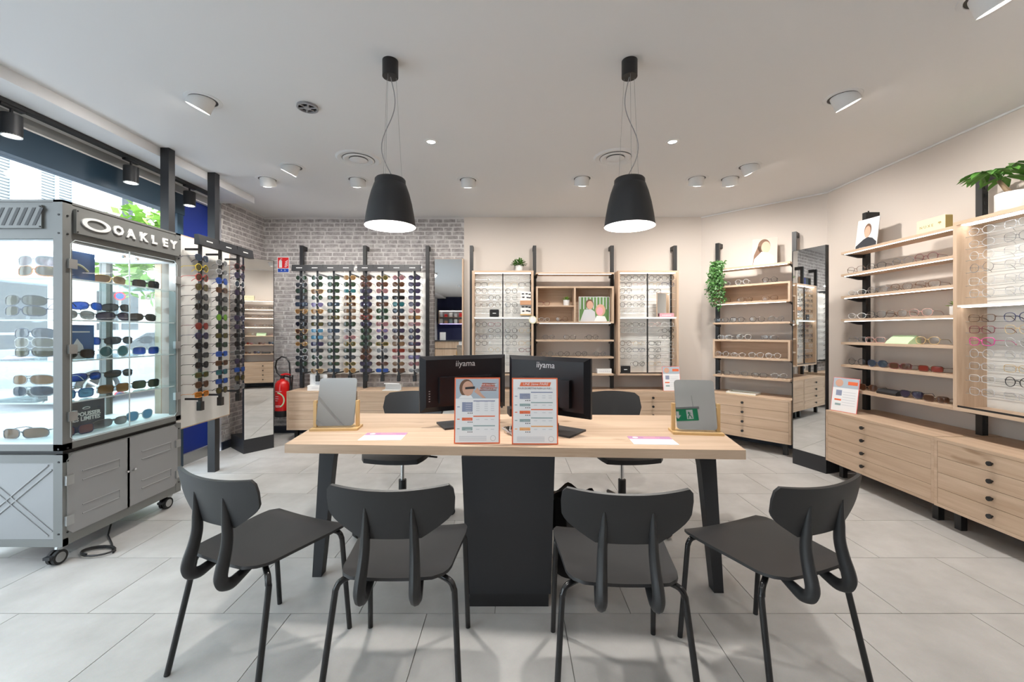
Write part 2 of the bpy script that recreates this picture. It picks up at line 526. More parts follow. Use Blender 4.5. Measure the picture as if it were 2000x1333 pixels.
# thin white ceiling trim along the beige walls
def strip(name, p, q, z0, z1, th, mat, label, cat):
    d = Vector((q[0]-p[0], q[1]-p[1], 0)); L = d.length; a = math.atan2(d.y, d.x)
    o = MB().box(0, L, -th, 0, z0, z1).build(name, mat, None, loc=(p[0], p[1], 0), rz=a)
    return tag(o, label, cat, kind='structure')
strip('trim_2', (2.37, YB), CORN, CEIL - 0.012, CEIL, 0.012, 'white', 'thin white ceiling trim on the angled wall', 'trim')
strip('trim_3', CORN, (3.24, -3), CEIL - 0.012, CEIL, 0.012, 'white', 'thin white ceiling trim on the right wall', 'trim')
strip('baseboard_back', (-3.1, YB), (2.37, YB), 0, 0.085, 0.015, 'baseboard_dark', 'dark navy baseboard along the back wall', 'baseboard')
strip('baseboard_angled', (2.37, YB), CORN, 0, 0.085, 0.015, 'baseboard_dark', 'dark baseboard under the angled wall', 'baseboard')
strip('baseboard_right', CORN, (3.24, -3), 0, 0.085, 0.015, 'baseboard_dark', 'dark baseboard under the right wall', 'baseboard')
strip('baseboard_left', (-3.1, 4.41), (-3.1, YB), 0, 0.085, 0.015, 'baseboard_dark', 'dark baseboard under the brick side wall', 'baseboard')

# shop window on the left
struct('wall_left_header', MB().box(-3.2, -3.1, -2.2, 4.41, 2.555, 2.63), 'steel_grey', 'grey steel lintel above the shop window', 'lintel')
hd = thing('window_1', 'large shop window with navy frame and dark blue header', 'window', (0, 0, 0), kind='structure')
MB().box(-3.19, -3.085, -2.2, 3.90, 2.36, 2.55).build('header', 'navy', hd)
MB().box(-3.12, -3.08, -2.2, 4.30, 2.548, 2.558).build('rail', 'white', hd)
for y in (-2.2, 0.9, 3.82): MB().box(-3.19, -3.09, y, y + 0.07, 0, 2.36).build('mullion', 'navy', hd)
MB().box(-3.19, -3.09, -2.13, 3.82, 0, 0.07).build('sill', 'navy', hd)
MB().box(-3.145, -3.14, -2.13, 0.9, 0.07, 2.36).build('pane', 'window_glass', hd)
MB().box(-3.145, -3.14, 0.97, 3.82, 0.07, 2.36).build('pane', 'window_glass', hd)
text('lettering', 'city', 0.13, 'white_letter', hd, (-3.137, 3.62, 1.58), (R(90), 0, R(90)), bold=0.002, shear=0.2)
dp = thing('door_1', 'deep blue panel closing the shop front beside the window', 'door', (0, 0, 0), kind='structure')
MB().box(-3.17, -3.13, 3.89, 4.41, 0.0, 2.555).build('panel', 'blue_panel', dp)
MB().box(-3.15, -3.10, 3.89, 4.27, 0, 0.10).build('kick_plate', 'steel_grey', dp)
MB().box(-3.15, -3.09, 4.27, 4.33, 0, 2.555).build('frame_post', 'navy', dp)

# ================================================================== STREET
struct('ground_street', MB().box(-40, -3.25, -25, 45, -0.25, -0.12), 'asphalt', 'pale asphalt street outside the shop window', 'street')
struct('ground_pavement', MB().box(-5.2, -3.2, -25, 45, -0.12, -0.03), 'pavement', 'pavement strip outside the shop window', 'pavement')
fb = thing('apartment_building', 'pale apartment building with white shutters across the street', 'building', (-16.2, 0, 0))
MB().box(-1.0, 0, -6, 42, -0.2, 14).build('facade', 'facade', fb)
MB().box(-0.05, 0.10, -6, 42, 3.9, 4.1).build('cornice', 'facade', fb)
MB().box(0.0, 0.06, 9, 16.5, 3.2, 3.75).build('shop_fascia', 'pink', fb)
def far_window(y, z, w=1.1, h=1.9):
    f = MB().box(-0.02, 0.03, y - w/2 - 0.06, y + w/2 + 0.06, z - 0.06, z + h + 0.06).build('window', 'white', fb)
    MB().box(0.025, 0.035, y - w/2, y + w/2, z, z + h).build('pane', 'car_dark', f)
def far_shutter(y, z, w=0.55, h=1.9):
    m = MB().box(0.03, 0.07, y - w/2, y - w/2 + 0.06, z, z + h).box(0.03, 0.07, y + w/2 - 0.06, y + w/2, z, z + h)
    for k in range(19):
        zz = z + k * h / 19
        m.add([(0.03, y - w/2, zz), (0.03, y + w/2, zz), (0.075, y + w/2, zz + 0.07), (0.075, y - w/2, zz + 0.07)], [(0, 1, 2, 3)])
    m.build('shutter', 'shutter', fb)
for z in (4.95, 8.6):
    for y in (8.6, 10.7, 12.8, 14.67, 19.6, 21.7, 24.0):
        far_window(y, z); far_shutter(y - .28, z); far_shutter(y + .28, z)
    far_window(17.4, z + .4, .5, 1.5)
for y in (10.5, 13.5, 17.0): far_window(y, 0.2, 1.8, 2.7)
def car(label, loc, rz):
    c = thing('car', label, 'car', loc, rz)
    prof = [(-2.1, .35), (-2.1, .75), (-1.9, .92), (-1.2, 1.0), (-0.6, 1.42), (0.7, 1.45), (1.5, 1.05), (2.05, .95), (2.12, .4)]
    MB().prism(prof, 'y', -0.85, 0.85).build('body', 'car_paint', c)
    for s in (-1, 1):
        MB().prism([(-1.05, 1.02), (-0.55, 1.36), (0.0, 1.38), (0.0, 1.02)], 'y', s * 0.855 - 0.004, s * 0.855 + 0.004).build('side_window', 'car_dark', c)
        MB().prism([(0.06, 1.02), (0.06, 1.38), (0.65, 1.38), (1.3, 1.04)], 'y', s * 0.855 - 0.004, s * 0.855 + 0.004).build('side_window', 'car_dark', c)
        for x in (-1.35, 1.35):
            w = cyl((x, s * 0.70, .33), (x, s * 0.90, .33), 0.33, 20).build('wheel', 'tyre', c)
            m = MB()
            for k in range(5):
                a = k * 2 * math.pi / 5
                m.tube([(x, s * 0.905, .33), (x + .21 * math.cos(a), s * 0.905, .33 + .21 * math.sin(a))], 0.03, 5)
            m.tube([(x + .22 * math.cos(t * math.pi / 10), s * .905, .33 + .22 * math.sin(t * math.pi / 10)) for t in range(20)], 0.025, 5, closed=True)
            m.build('rim', 'steel_grey', w)
    return c
car('parked car seen low through the glass cabinet, nearest the window', (-8.2, 9.4, -0.12), R(70))
car('parked car farther up the street with alloy wheels', (-13.5, 10.2, -0.2), R(80))
def tree(loc, r, hgt, label):
    t = thing('street_tree', label, 'tree', loc)
    MB().tube([(0, 0, -0.2), (0.05, 0, hgt * .5), (0, 0.05, hgt)], [0.16, 0.12, 0.08], 8).build('trunk', 'trunk', t)
    m = MB(); rr = random.Random(3)
    for k in range(1500):
        v = Vector((rr.gauss(0, 1), rr.gauss(0, 1), rr.gauss(0, .8))); v = v.normalized() * r * rr.uniform(.5, 1)
        c = Vector((0, 0, hgt + r * .4)) + v
        a = Vector((rr.uniform(-1, 1), rr.uniform(-1, 1), rr.uniform(-.6, .6))).normalized() * .16
        b = a.cross(Vector((rr.uniform(-1, 1), rr.uniform(-1, 1), 1))).normalized() * .09
        m.add([c - a, c + b, c + a, c - b], [(0, 1, 2, 3)])
    f = m.build('foliage', 'leaf_light', t); f['kind'] = 'stuff'
tree((-10.8, 12.8, -0.2), 1.7, 3.2, 'leafy green street tree seen above the display cabinet')
rs = thing('road_sign', 'round no-parking sign with red ring and blue face', 'sign', (-10.9, 11.5, -0.2))
cyl((0, 0, 0), (0, 0, 2.75), 0.03, 8).build('pole', 'steel_grey', rs)
a_ = math.atan2(-11.5, 10.9)
d0 = Vector((math.cos(a_), math.sin(a_), 0))
cyl(d0 * .035 + Vector((0, 0, 2.45)), d0 * .05 + Vector((0, 0, 2.45)), 0.12, 24).build('ring', 'sign_red', rs)
cyl(d0 * .05 + Vector((0, 0, 2.45)), d0 * .055 + Vector((0, 0, 2.45)), 0.085, 24).build('face', 'sign_blue', rs)

# ================================================================== CEILING FITTINGS
def spot(x, y, aimx, aimy, label, power=26, tilt=38):
    t = thing('ceiling_spotlight', label, 'spotlight', (x, y, CEIL), group='adjustable ceiling spotlights')
    MB().lathe([(.076, 0), (.078, -.004), (.098, -.003), (.10, 0)], 28).build('trim_ring', 'ceiling_white', t, True)
    MB().disc((0, 0, -.0012), .077, 28).build('recess', 'black_metal', t)
    a = Vector((aimx, aimy, 0)).normalized(); ax = (a * math.sin(R(tilt)) + Vector((0, 0, -math.cos(R(tilt))))).normalized()
    p0 = Vector((0, 0, 0.03)); p1 = ax * 0.062
    m = MB(); m.tube([p0 - ax * .02, p1], .068, 24, cap=False); m.tube([p1, p0], .063, 24, cap=False)
    b = m.build('lamp_body', 'white', t, True)
    q = p1 - ax * .008
    n = 24; u = ax.orthogonal().normalized(); w = ax.cross(u)
    MB().add([q + (u * math.cos(2*math.pi*k/n) + w * math.sin(2*math.pi*k/n)) * .063 for k in range(n)], [tuple(range(n))]).build('lens', 'lamp_disc', b)
    light('spot_bulb', 'SPOT', t, p1 + ax * .01, power, spot=125, blend=.9, size=.05, aim=ax)
    return t
SPOTS = [(-1.91, 2.56, -1, .1, 'white tilted ceiling spotlight above the grey display cabinet'),
         (-1.91, 3.60, -1, .15, 'white tilted ceiling spotlight aimed at the left sunglasses board'),
         (-2.30, 3.89, -.3, 1, 'white ceiling spotlight nearest the brick corner'),
         (-1.46, 3.90, -.1, 1, 'white ceiling spotlight behind the left round air vent'),
         (-.416, 3.91, 0, 1, 'white ceiling spotlight between the two pendant lamps, left one'),
         (.656, 3.87, 0, 1, 'white ceiling spotlight just left of the right air vent'),
         (1.73, 3.87, .2, 1, 'white ceiling spotlight right of the right pendant, first of a pair'),
         (2.04, 3.87, .5, 1, 'white ceiling spotlight right of the right pendant, second of a pair'),
         (2.05, 3.585, 1, .25, 'white tilted ceiling spotlight with glowing face, before the angled wall'),
         (2.02, 2.528, 1, .05, 'large white tilted ceiling spotlight above the right shelves'),
         (2.03, 1.76, 1, 0, 'white tilted ceiling spotlight cut by the top edge, far right')]
for s in SPOTS: spot(*s, power=30 if s[0] < 1 else 34)
for (x, y, l) in ((-1.9, .1, 'left'), (0, .1, 'middle'), (2.0, .1, 'right'), (-1.6, -2.5, 'rear left'), (.7, -2.3, 'rear right'), (-1.6, -5, 'far rear left'), (1.6, -5, 'far rear right')):  # unseen spots added behind the viewer as fill light for desk and ceiling
    spot(x, y, 0.01, 1 if y > 0 else -1, 'added white fill spotlight behind the viewer, ' + l, power=(10 if x < -1 else 22) if y > 0 else 135, tilt=24 if y > 0 else 12)

def downlight(x, y, label):
    t = thing('recessed_downlight', label, 'downlight', (x, y, CEIL), group='small recessed downlights')
    MB().lathe([(.034, 0.0), (.036, -.006), (.050, -.004), (.052, 0)], 24).build('trim_ring', 'white', t, True)
    MB().lathe([(.031, -.001), (.034, -.006), (.037, -.004)], 24).build('inner_ring', 'black_metal', t, True)
    MB().disc((0, 0, -.002), .032, 24).build('lens', 'lamp_disc', t)
    light('downlight_bulb', 'SPOT', t, (0, 0, -.02), 18, spot=80, blend=.7, size=.03, aim=(0, 0, -1))
downlight(-.61, 3.12, 'small round recessed downlight between the pendants, nearer the left one')
downlight(1.21, 3.12, 'small round recessed downlight right of the right pendant')

def vent(x, y, label):
    t = thing('air_vent', label, 'air vent', (x, y, CEIL), group='round ceiling air vents')
    MB().lathe([(.13, -.006), (.165, -.012), (.18, 0)], 36).build('outer_ring', 'ceiling_white', t, True)
    MB().disc((0, 0, -.001), .135, 32).build('duct', 'soft_grey', t)
    MB().lathe([(.075, -.004), (.11, -.016), (.125, -.010)], 36).build('middle_ring', 'ceiling_white', t, True)
    MB().lathe([(0.001, -.03), (.04, -.024), (.072, -.012)], 36).build('cone', 'ceiling_white', t, True)
vent(-1.272, 3.43, 'round white ceiling air vent left of the left pendant')
vent(.85, 3.40, 'round white ceiling air vent behind the right pendant cable')

t = thing('speaker_base', 'bare grey round ceiling fitting with open spokes', 'ceiling fitting', (-1.30, 2.63, CEIL))
MB().lathe([(.062, 0), (.064, -.014), (.054, -.016), (.052, -.006)], 28).build('ring', 'soft_grey', t, True)
m = MB()
for k in range(6):
    a = k * math.pi / 3; m.tube([(.015 * math.cos(a), .015 * math.sin(a), -.011), (.056 * math.cos(a), .056 * math.sin(a), -.011)], .005, 6)
m.lathe([(.001, -.015), (.022, -.015), (.022, -.008)], 16)
m.build('spokes', 'soft_grey', t)
MB().disc((0, 0, -.002), .055, 24).build('back_plate', 'black_metal', t)

def pendant(x, y, label, bend):
    t = thing('pendant_lamp', label, 'pendant lamp', (x, y, CEIL), group='pendant lamps above the desk')
    cyl((0, 0, 0), (0, 0, -.085), .041, 28).build('canopy', 'black_metal', t, True)
    zt = -.625; zb = -.877
    outer = [(.001, zt), (.074, zt), (.079, zt - .006), (.080, zt - .030), (.083, zt - .032), (.098, zt - .075), (.112, zt - .13), (.123, zt - .19), (.1315, zb)]
    MB().lathe(outer, 40).build('shade', 'graphite', t, True)
    inner = [(.1305, zb), (.120, zt - .19), (.108, zt - .13), (.09, zt - .085), (.03, zt - .075), (.001, zt - .075)]
    MB().lathe(inner, 40).build('reflector', 'white', t, True)
    MB().lathe([(.001, zt - .115), (.03, zt - .11), (.038, zt - .09), (.03, zt - .078)], 20).build('bulb', 'lamp_disc', t, True)
    for k in range(3):
        a = k * 2 * math.pi / 3 + .4
        cyl((.03 * math.cos(a), .03 * math.sin(a), -.08), (.06 * math.cos(a), .06 * math.sin(a), zt), .0009, 5).build('wire', 'steel_grey', t)
    pts = []
    for i in range(25):
        f = i / 24
        pts.append((bend * .045 * math.sin(f * math.pi * 2.2) * (0.4 + f * .6) - bend * 0.01 * f, .01 * math.sin(f * 7), -.08 + f * (zt + .08)))
    MB().tube(pts, .0024, 6).build('cable', 'soft_grey', t, True)
    light('pendant_bulb', 'SPOT', t, (0, 0, zt - .13), 31, spot=125, blend=.35, size=.035, aim=(0, 0, -1))
pendant(-.644, 2.19, 'black bell-shaped pendant lamp above the left half of the desk', 1)
pendant(.622, 2.19, 'black bell-shaped pendant lamp above the right half of the desk', -1)

# track with three cylinder spots along the window
tr = thing('lighting_track', 'black lighting track along the shop window', 'track', (0, 0, 0))
MB().box(-2.99, -2.95, -2.0, 4.1, CEIL - .07 - .028, CEIL - .07).build('rail', 'black_metal', tr)
for y, l in ((2.454, 'nearest the viewer'), (3.225, 'middle of three'), (3.81, 'nearest the black post')):
    t = thing('track_spotlight', 'black cylinder spotlight on the window track, ' + l, 'spotlight', (-2.97, y, CEIL - .098), group='track spotlights')
    MB().box(-.014, .014, -.06, .06, -.014, 0).build('adapter', 'black_metal', t)
    cyl((0, 0, -.014), (0, 0, -.05), .008, 10).build('stem', 'black_metal', t)
    cyl((0, 0, -.05), (0, 0, -.175), .047, 24).build('housing', 'graphite', t, True)
    MB().lathe([(.034, -.1755), (.046, -.178), (.047, -.172)], 24).build('bezel', 'white', t, True)
    MB().disc((0, 0, -.1765), .036, 20).build('lens', 'lamp_disc', t)
    light('track_bulb', 'SPOT', t, (0, 0, -.19), 14, spot=80, blend=.8, size=.03, aim=(0, 0, -1))

# ================================================================== EYEWEAR
def lens_outline(shape, side, n=20):
    pts = []
    for k in range(n):
        a = 2 * math.pi * k / n; c, s = math.cos(a), math.sin(a)
        if shape == 'round': x, z = .0235 * c, .0225 * s
        elif shape == 'oval': x, z = .026 * c, .0185 * s
        elif shape == 'rect':
            x = .0275 * math.copysign(abs(c) ** .5, c); z = .0175 * math.copysign(abs(s) ** .55, s)
        elif shape == 'panto':
            x = .025 * math.copysign(abs(c) ** .8, c) * (1 + .08 * s); z = .0215 * math.copysign(abs(s) ** .85, s)
        elif shape == 'cat':
            x = .027 * math.copysign(abs(c) ** .75, c); z = .0195 * math.copysign(abs(s) ** .8, s)
            z += .006 * max(0, c) * max(0, s); x += .003 * max(0, s) * c
        elif shape == 'aviator':
            x = .0275 * math.copysign(abs(c) ** .85, c) * (1 + .14 * s); z = .0245 * s - .003
            if s > 0: z = .0185 * math.copysign(abs(s) ** .6, s) - .003
        else:   # sport, long and low
            x = .031 * math.copysign(abs(c) ** .7, c); z = .0165 * math.copysign(abs(s) ** .75, s) - .002 * c
        pts.append((side * (x + .0335 if shape not in ('sport',) else x + .036) * 1.16, z * 1.25))
    return pts
LY = {'round': .0225, 'oval': .0185, 'rect': .0175, 'panto': .0215, 'cat': .0195, 'aviator': .0275, 'sport': .0185}
LY = {k: v * 1.25 for k, v in LY.items()}
EW = {}
def wrapy(x, k): return k * (abs(x) / .065) ** 2
def eyewear_meshes(shape, thick, fold=False):
    key = (shape, thick, fold)
    if key in EW: return EW[key]
    wrap = .016 if shape == 'sport' else .006
    fr = MB(); lens = {}
    for s in (-1, 1):
        o = lens_outline(shape, s)
        fr.tube([(x, wrapy(x, wrap), z) for x, z in o], thick, 5, closed=True, up=(0, 1, 0))
        l = MB(); cx = sum(p[0] for p in o) / len(o); cz = sum(p[1] for p in o) / len(o)
        l.add([(x, wrapy(x, wrap), z) for x, z in o] + [(cx, wrapy(cx, wrap) - .0025, cz)], [(i, (i+1) % len(o), len(o)) for i in range(len(o))])
        lens[s] = l.v, l.f
    xin = min(p[0] for p in lens_outline(shape, 1))
    fr.tube([(-xin, 0, .004), (-xin*.4, -.002, .0085), (xin*.4, -.002, .0085), (xin, 0, .004)], thick * 1.15, 5)
    if shape == 'aviator': fr.tube([(-.014, 0, .0145), (.014, 0, .0145)], thick, 5)
    xo = max(p[0] for p in lens_outline(shape, 1)); zt = .009
    for s in (-1, 1): fr.tube([(s * (xo - .002), wrapy(xo, wrap), zt), (s * (xo + .005), wrapy(xo, wrap) + .004, zt)], thick * 1.4, 5)
    tm = {}
    for s in (-1, 1):
        y0 = wrapy(xo, wrap) + .003; m = MB()
        tr = max(.0013, thick * .85)
        if not fold:
            m.tube([(s * (xo + .0045), y0, zt), (s * (xo + .006), y0 + .05, zt - .001), (s * (xo + .004), y0 + .092, zt - .003), (s * xo, y0 + .112, zt - .012), (s * (xo - .002), y0 + .13, zt - .027)], [tr, tr, tr, tr * 1.3, tr * 1.3], 5, flat=.7)
        else:
            m.tube([(s * (xo + .0045), y0, zt), (s * (xo), y0 + .008 + (s + 1) * .003, zt), (-s * .03, y0 + .010 + (s + 1) * .003, zt - .004), (-s * .052, y0 + .012 + (s + 1) * .003, zt - .02)], tr, 5)
        tm[s] = m.mesh('temple', 'eyewear_frame', True)
    EW[key] = dict(frame=fr.mesh('frame', 'eyewear_frame', True),
                   lens={s: dict(t=MB().add(*lens[s]).mesh('lens', 'tinted_lens', True), c=MB().add(*lens[s]).mesh('lens', 'clear_lens', True)) for s in (-1, 1)}, temple=tm)
    return EW[key]
def eyewear(kind, shape, fcol, lcol, loc, rz, label, group, thick=None, fold=False, rx=0.0):
    """kind sunglasses / eyeglasses; faces local -y; origin at the bridge"""
    if thick is None: thick = .0022 if kind == 'sunglasses' else .0018
    E = eyewear_meshes(shape, thick, fold)
    t = thing(kind if kind == 'sunglasses' else 'eyeglasses', label, kind, loc, rz, group)
    if rx: t.rotation_euler = (rx, 0, rz)
    o = link('frame', E['frame'], t); o.color = (*fcol, 1)
    for s in (-1, 1):
        l = link('lens', E['lens'][s]['t' if lcol else 'c'], t)
        if lcol: l.color = (*lcol, 1)
        p = link('temple', E['temple'][s], t); p.color = (*fcol, 1)
    return t
FC = {'black': (.012, .012, .013), 'tortoise': (.10, .045, .018), 'gold': (.55, .38, .16), 'silver': (.5, .5, .52), 'navy': (.02, .03, .09),
      'clear': (.62, .63, .64), 'red': (.45, .02, .02), 'yellow': (.75, .55, .03), 'white': (.7, .7, .7), 'pink': (.65, .03, .28), 'burgundy': (.17, .03, .04), 'green': (.05, .12, .06), 'rose': (.55, .30, .27), 'brown': (.15, .07, .035), 'grey': (.16, .16, .17), 'orange': (.75, .25, .02), 'blue': (.03, .07, .3)}
LC = {k: tuple(c * .62 for c in v) for k, v in {'green': (.05, .085, .05), 'grey': (.07, .075, .08), 'dark grey': (.02, .02, .023), 'brown': (.14, .065, .035), 'blue': (.06, .09, .13), 'purple': (.075, .06, .12), 'amber': (.38, .20, .07), 'pink': (.36, .17, .19), 'mirror blue': (.03, .12, .55), 'teal': (.04, .20, .22), 'olive': (.13, .11, .03), 'sky blue': (.12, .35, .55), 'lavender': (.24, .20, .40), 'red': (.35, .05, .03), 'orange': (.65, .22, .02), 'lime': (.25, .55, .05), 'tan': (.30, .18, .10), 'light grey': (.28, .29, .30)}.items()}

# ================================================================== POSTS / SHELVES / CABINETS
def post(F, x, label, top=2.32, out=.10, arm=1, holes=False, base=.5755):
    t = thing('shelf_post', label, 'post', F.w(x, 0), F.th, group='black wall posts')
    MB().box(-.02, .02, -out - .02, -out + .02, base, top).build('upright', 'black_metal', t)
    MB().box(-.02, .02, -out + .02, 0, top - .05, top).build('wall_arm', 'black_metal', t)
    if holes:
        for k in range(34):
            MB().box(.0195, .0225, -out - .006, -out + .006, .66 + k * .05, .68 + k * .05).build('notch', 'graphite', t)
    return t
def cabinet(F, x0, x1, label, out=.41, z0=.13, z1=.575, n=4, knobx=.5, group='oak drawer units'):
    t = thing('drawer_unit', label, 'drawers', F.w(x0, 0), F.th, group=group)
    w = x1 - x0; th = .02
    MB().box(0, w, -out, -.01, z1 - th, z1).box(0, w, -out, -.01, z0, z0 + th).box(0, th, -out, -.01, z0 + th, z1 - th).box(w - th, w, -out, -.01, z0 + th, z1 - th).box(th, w - th, -.03, -.01, z0 + th, z1 - th).build('body', 'oak_x', t)
    hh = (z1 - z0 - 2 * th) / n
    for k in range(n):
        a = z0 + th + k * hh
        d = MB().box(th + .0015, w - th - .0015, -out + .001, -out + .02, a + .0012, a + hh - .0012).build('drawer', 'oak_x', t)
        if knobx:
            xk = w * knobx; zk = a + hh * .5
            MB().tube([(xk, -out + .002, zk), (xk, -out - .014, zk), (xk, -out - .015, zk), (xk, -out - .026, zk)], [.005, .005, .0135, .0135], 14).build('knob', 'black_metal', d, True)
    for xx in (.05, w - .09):
        MB().box(xx, xx + .04, -out + .08, -out + .12, 0, z0).build('foot', 'black_metal', t)
    return t
def shelf(F, x0, x1, z, label, out0=.122, out=.31, led=True, group='oak wall shelves'):
    t = thing('wall_shelf', label, 'shelf', F.w(x0, 0), F.th, group=group)
    w = x1 - x0
    MB().box(0, w, -out, -out0, z - .020, z).build('board', 'oak_x', t)
    for xx in (.0, w - .018):
        MB().prism([(-out + .02, z - .02), (-out0, z - .02), (-out0, z - .05), (-out0 - .04, z - .05)], 'x', xx, xx + .018).build('bracket', 'black_metal', t)
    if led: MB().box(.03, w - .03, -out + .006, -out + .018, z - .024, z - .02).build('led_strip', 'led', t)
    return t
def box_shelf(F, x0, x1, z0, z1, label, out0=.122, out=.31, div=None, inner=None, led=True):
    t = thing('box_shelf', label, 'shelf', F.w(x0, 0), F.th, group='oak box shelves')
    w = x1 - x0; th = .02
    MB().box(0, w, -out, -out0, z1 - th, z1).build('top_board', 'oak_x', t)
    MB().box(0, w, -out, -out0, z0, z0 + th).build('bottom_board', 'oak_x', t)
    for a in (0, w - th): MB().box(a, a + th, -out, -out0, z0 + th, z1 - th).build('side_board', 'oak_z', t)
    MB().box(th, w - th, -out0 - .012, -out0, z0 + th, z1 - th).build('back_board', 'oak_x', t)
    if div: MB().box(div - th/2, div + th/2, -out, -out0 - .012, z0 + th, z1 - th).build('divider', 'oak_z', t)
    if inner: MB().box(th, div - th/2, -out + .01, -out0 - .012, inner - .015, inner).build('inner_shelf', 'oak_x', t)
    for a in (0, w - .018): MB().prism([(-out + .02, z0), (-out0, z0), (-out0, z0 - .03), (-out0 - .04, z0 - .03)], 'x', a, a + .018).build('bracket', 'black_metal', t)
    if led: MB().box(.04, w - .04, -out + .006, -out + .016, z0 - .004, z0).build('led_strip', 'led', t)
    return t

# ---- posts
for x, l in ((-2.578, 'first, beside the fire sign'), (-1.804, 'middle, between the two sunglasses racks'), (-1.037, 'right, left of the tall mirror')):
    post(BACK, x, 'black wall post on grey brick, ' + l)
for x, l in ((-.497, 'left of the potted plant display'), (.277, 'right of the potted plant display'), (1.226, 'left of the right lit display'), (1.999, 'right end of the back wall')):
    post(BACK, x, 'black wall post on beige back wall, ' + l)
post(ANG, .235, 'black wall post behind the hanging ivy')
post(ANG, 1.011, 'black wall post beside the right tall mirror')
post(RIGHT, .585, 'black notched wall post left of the right wall shelves', holes=True)
post(RIGHT, 1.485, 'black notched wall post behind the money tree', holes=True)
post(RIGHT, 2.29, 'black notched wall post beyond the right edge of view')

# ---- drawer units
cabs = [(-2.60, -1.795, 'oak drawer unit at left end of back wall, beside the extinguisher'), (-1.785, -1.0, 'oak drawer unit on brick wall, second from the extinguisher'),
        (-.50, .265, 'oak drawer unit under the left lit display'), (.275, 1.205, 'oak drawer unit under the open wall shelves'), (1.215, 2.03, 'oak drawer unit at right end of the back wall')]
for a, b, l in cabs: cabinet(BACK, a, b, l)
cabinet(ANG, .23, 1.05, 'oak four-drawer unit against the angled wall', knobx=.46)
cabinet(RIGHT, .585, 1.525, 'oak four-drawer unit on right wall, under the long shelves', out=.46, knobx=.42)
cabinet(RIGHT, 1.535, 2.32, 'oak four-drawer unit cut by the right edge', out=.47, knobx=.42)

# ---- shelves on the right wall
RZ = [1.97, 1.775, 1.58, 1.377, 1.173, .975, .765]
for i, z in enumerate(RZ):
    shelf(RIGHT, .565, 1.515, z, 'long oak shelf on the right wall, %s from the top' % ORD[i], led=i < 4)
# ---- middle shelves of the back wall
shelf(BACK, .285, 1.20, 1.965, 'oak lit top shelf between the two lit displays')
box_shelf(BACK, .285, 1.20, 1.364, 1.80, 'two-compartment oak box shelf holding a couple photo', div=.455, inner=1.575)
for z, l in ((1.17, 'upper, with three eyeglasses'), (.97, 'middle, with four eyeglasses'), (.768, 'lower, with a white box')):
    shelf(BACK, .285, 1.20, z, 'thin oak shelf under the box shelf, ' + l, led=False)
# ---- angled wall
shelf(ANG, .26, 1.02, 1.985, 'oak lit top shelf on the angled wall')
box_shelf(ANG, .26, 1.02, 1.575, 1.785, 'upper oak box shelf on the angled wall')
shelf(ANG, .26, 1.02, 1.37, 'oak shelf between the two box shelves, angled wall', led=False)
box_shelf(ANG, .26, 1.02, .962, 1.178, 'lower oak box shelf on the angled wall', led=False)
shelf(ANG, .26, 1.02, .772, 'lowest oak shelf on the angled wall', led=False)

# ---- lit eyeglass displays (oak frames)
ROWZ_U = [1.267 + (648 - y) / 808 * 4.90 for y in (543, 556, 568.5, 581.5, 595.5, 608)]
ROWZ_L = [1.267 + (648 - y) / 808 * 4.90 for y in (634, 646, 658.5, 671, 684, 697, 711)]
def lit_display(F, x0, x1, label, out0=.122, out=.31, z0=.75, z1=1.985, mid=1.437):
    t = thing('lit_display', label, 'display', F.w(x0, 0), F.th, group='oak framed lit eyeglass displays')
    w = x1 - x0; th = .022
    MB().box(0, w, -out, -out0, z1 - th, z1).build('top_board', 'oak_x', t)
    MB().box(0, w, -out, -out0, z0, z0 + th).build('bottom_board', 'oak_x', t)
    for a in (0, w - th): MB().box(a, a + th, -out, -out0, z0 + th, z1 - th).build('side_board', 'oak_z', t)
    MB().box(th, w - th, -out0 - .008, -out0, z0 + th, z1 - th).build('back_panel', 'board_white', t)
    MB().box(th, w - th, -out + .012, -out0 - .01, mid - .012, mid).build('middle_shelf', 'white', t)
    MB().box(th, w - th, -out + .004, -out + .014, mid - .012, mid + .002).build('shelf_edge', 'white', t)
    MB().box(th + .01, w - th - .01, -out + .02, -out + .08, z1 - th - .005, z1 - th).build('led_strip', 'led', t)
    MB().box(th + .01, w - th - .01, -out + .02, -out + .045, mid - .015, mid - .012).build('led_strip', 'led', t)
    MB().box(w/2 - .007, w/2 + .007, -out + .03, -out + .045, z0 + th, z1 - th).build('divider', 'black_metal', t)
    MB().box(w - th - .012, w - th, -out0 - .03, -out0 - .008, z0 + th, z1 - th).build('edge_profile', 'black_metal', t)
    for z in ROWZ_U + ROWZ_L:
        m = MB()
        for yy in (-.27, -.15): m.tube([(th, yy, z - .021), (w - th, yy, z - .021)], .0016, 5)
        m.build('wire_row', 'steel_grey', t)
    MB().box(th, w - th, -out + .006, -out + .010, z0 + th, z0 + th + .012).build('stop_rail', 'black_metal', t)
    return t
U1 = (-.471, .2536); U3 = (1.250, 1.963)
lit_display(BACK, *U1, 'oak framed lit eyeglass display with the potted plant on top')
lit_display(BACK, *U3, 'oak framed lit eyeglass display at right end of back wall')
lit_display(RIGHT, 1.52, 2.26, 'large oak framed lit eyeglass display cut by the right edge', out=.33)

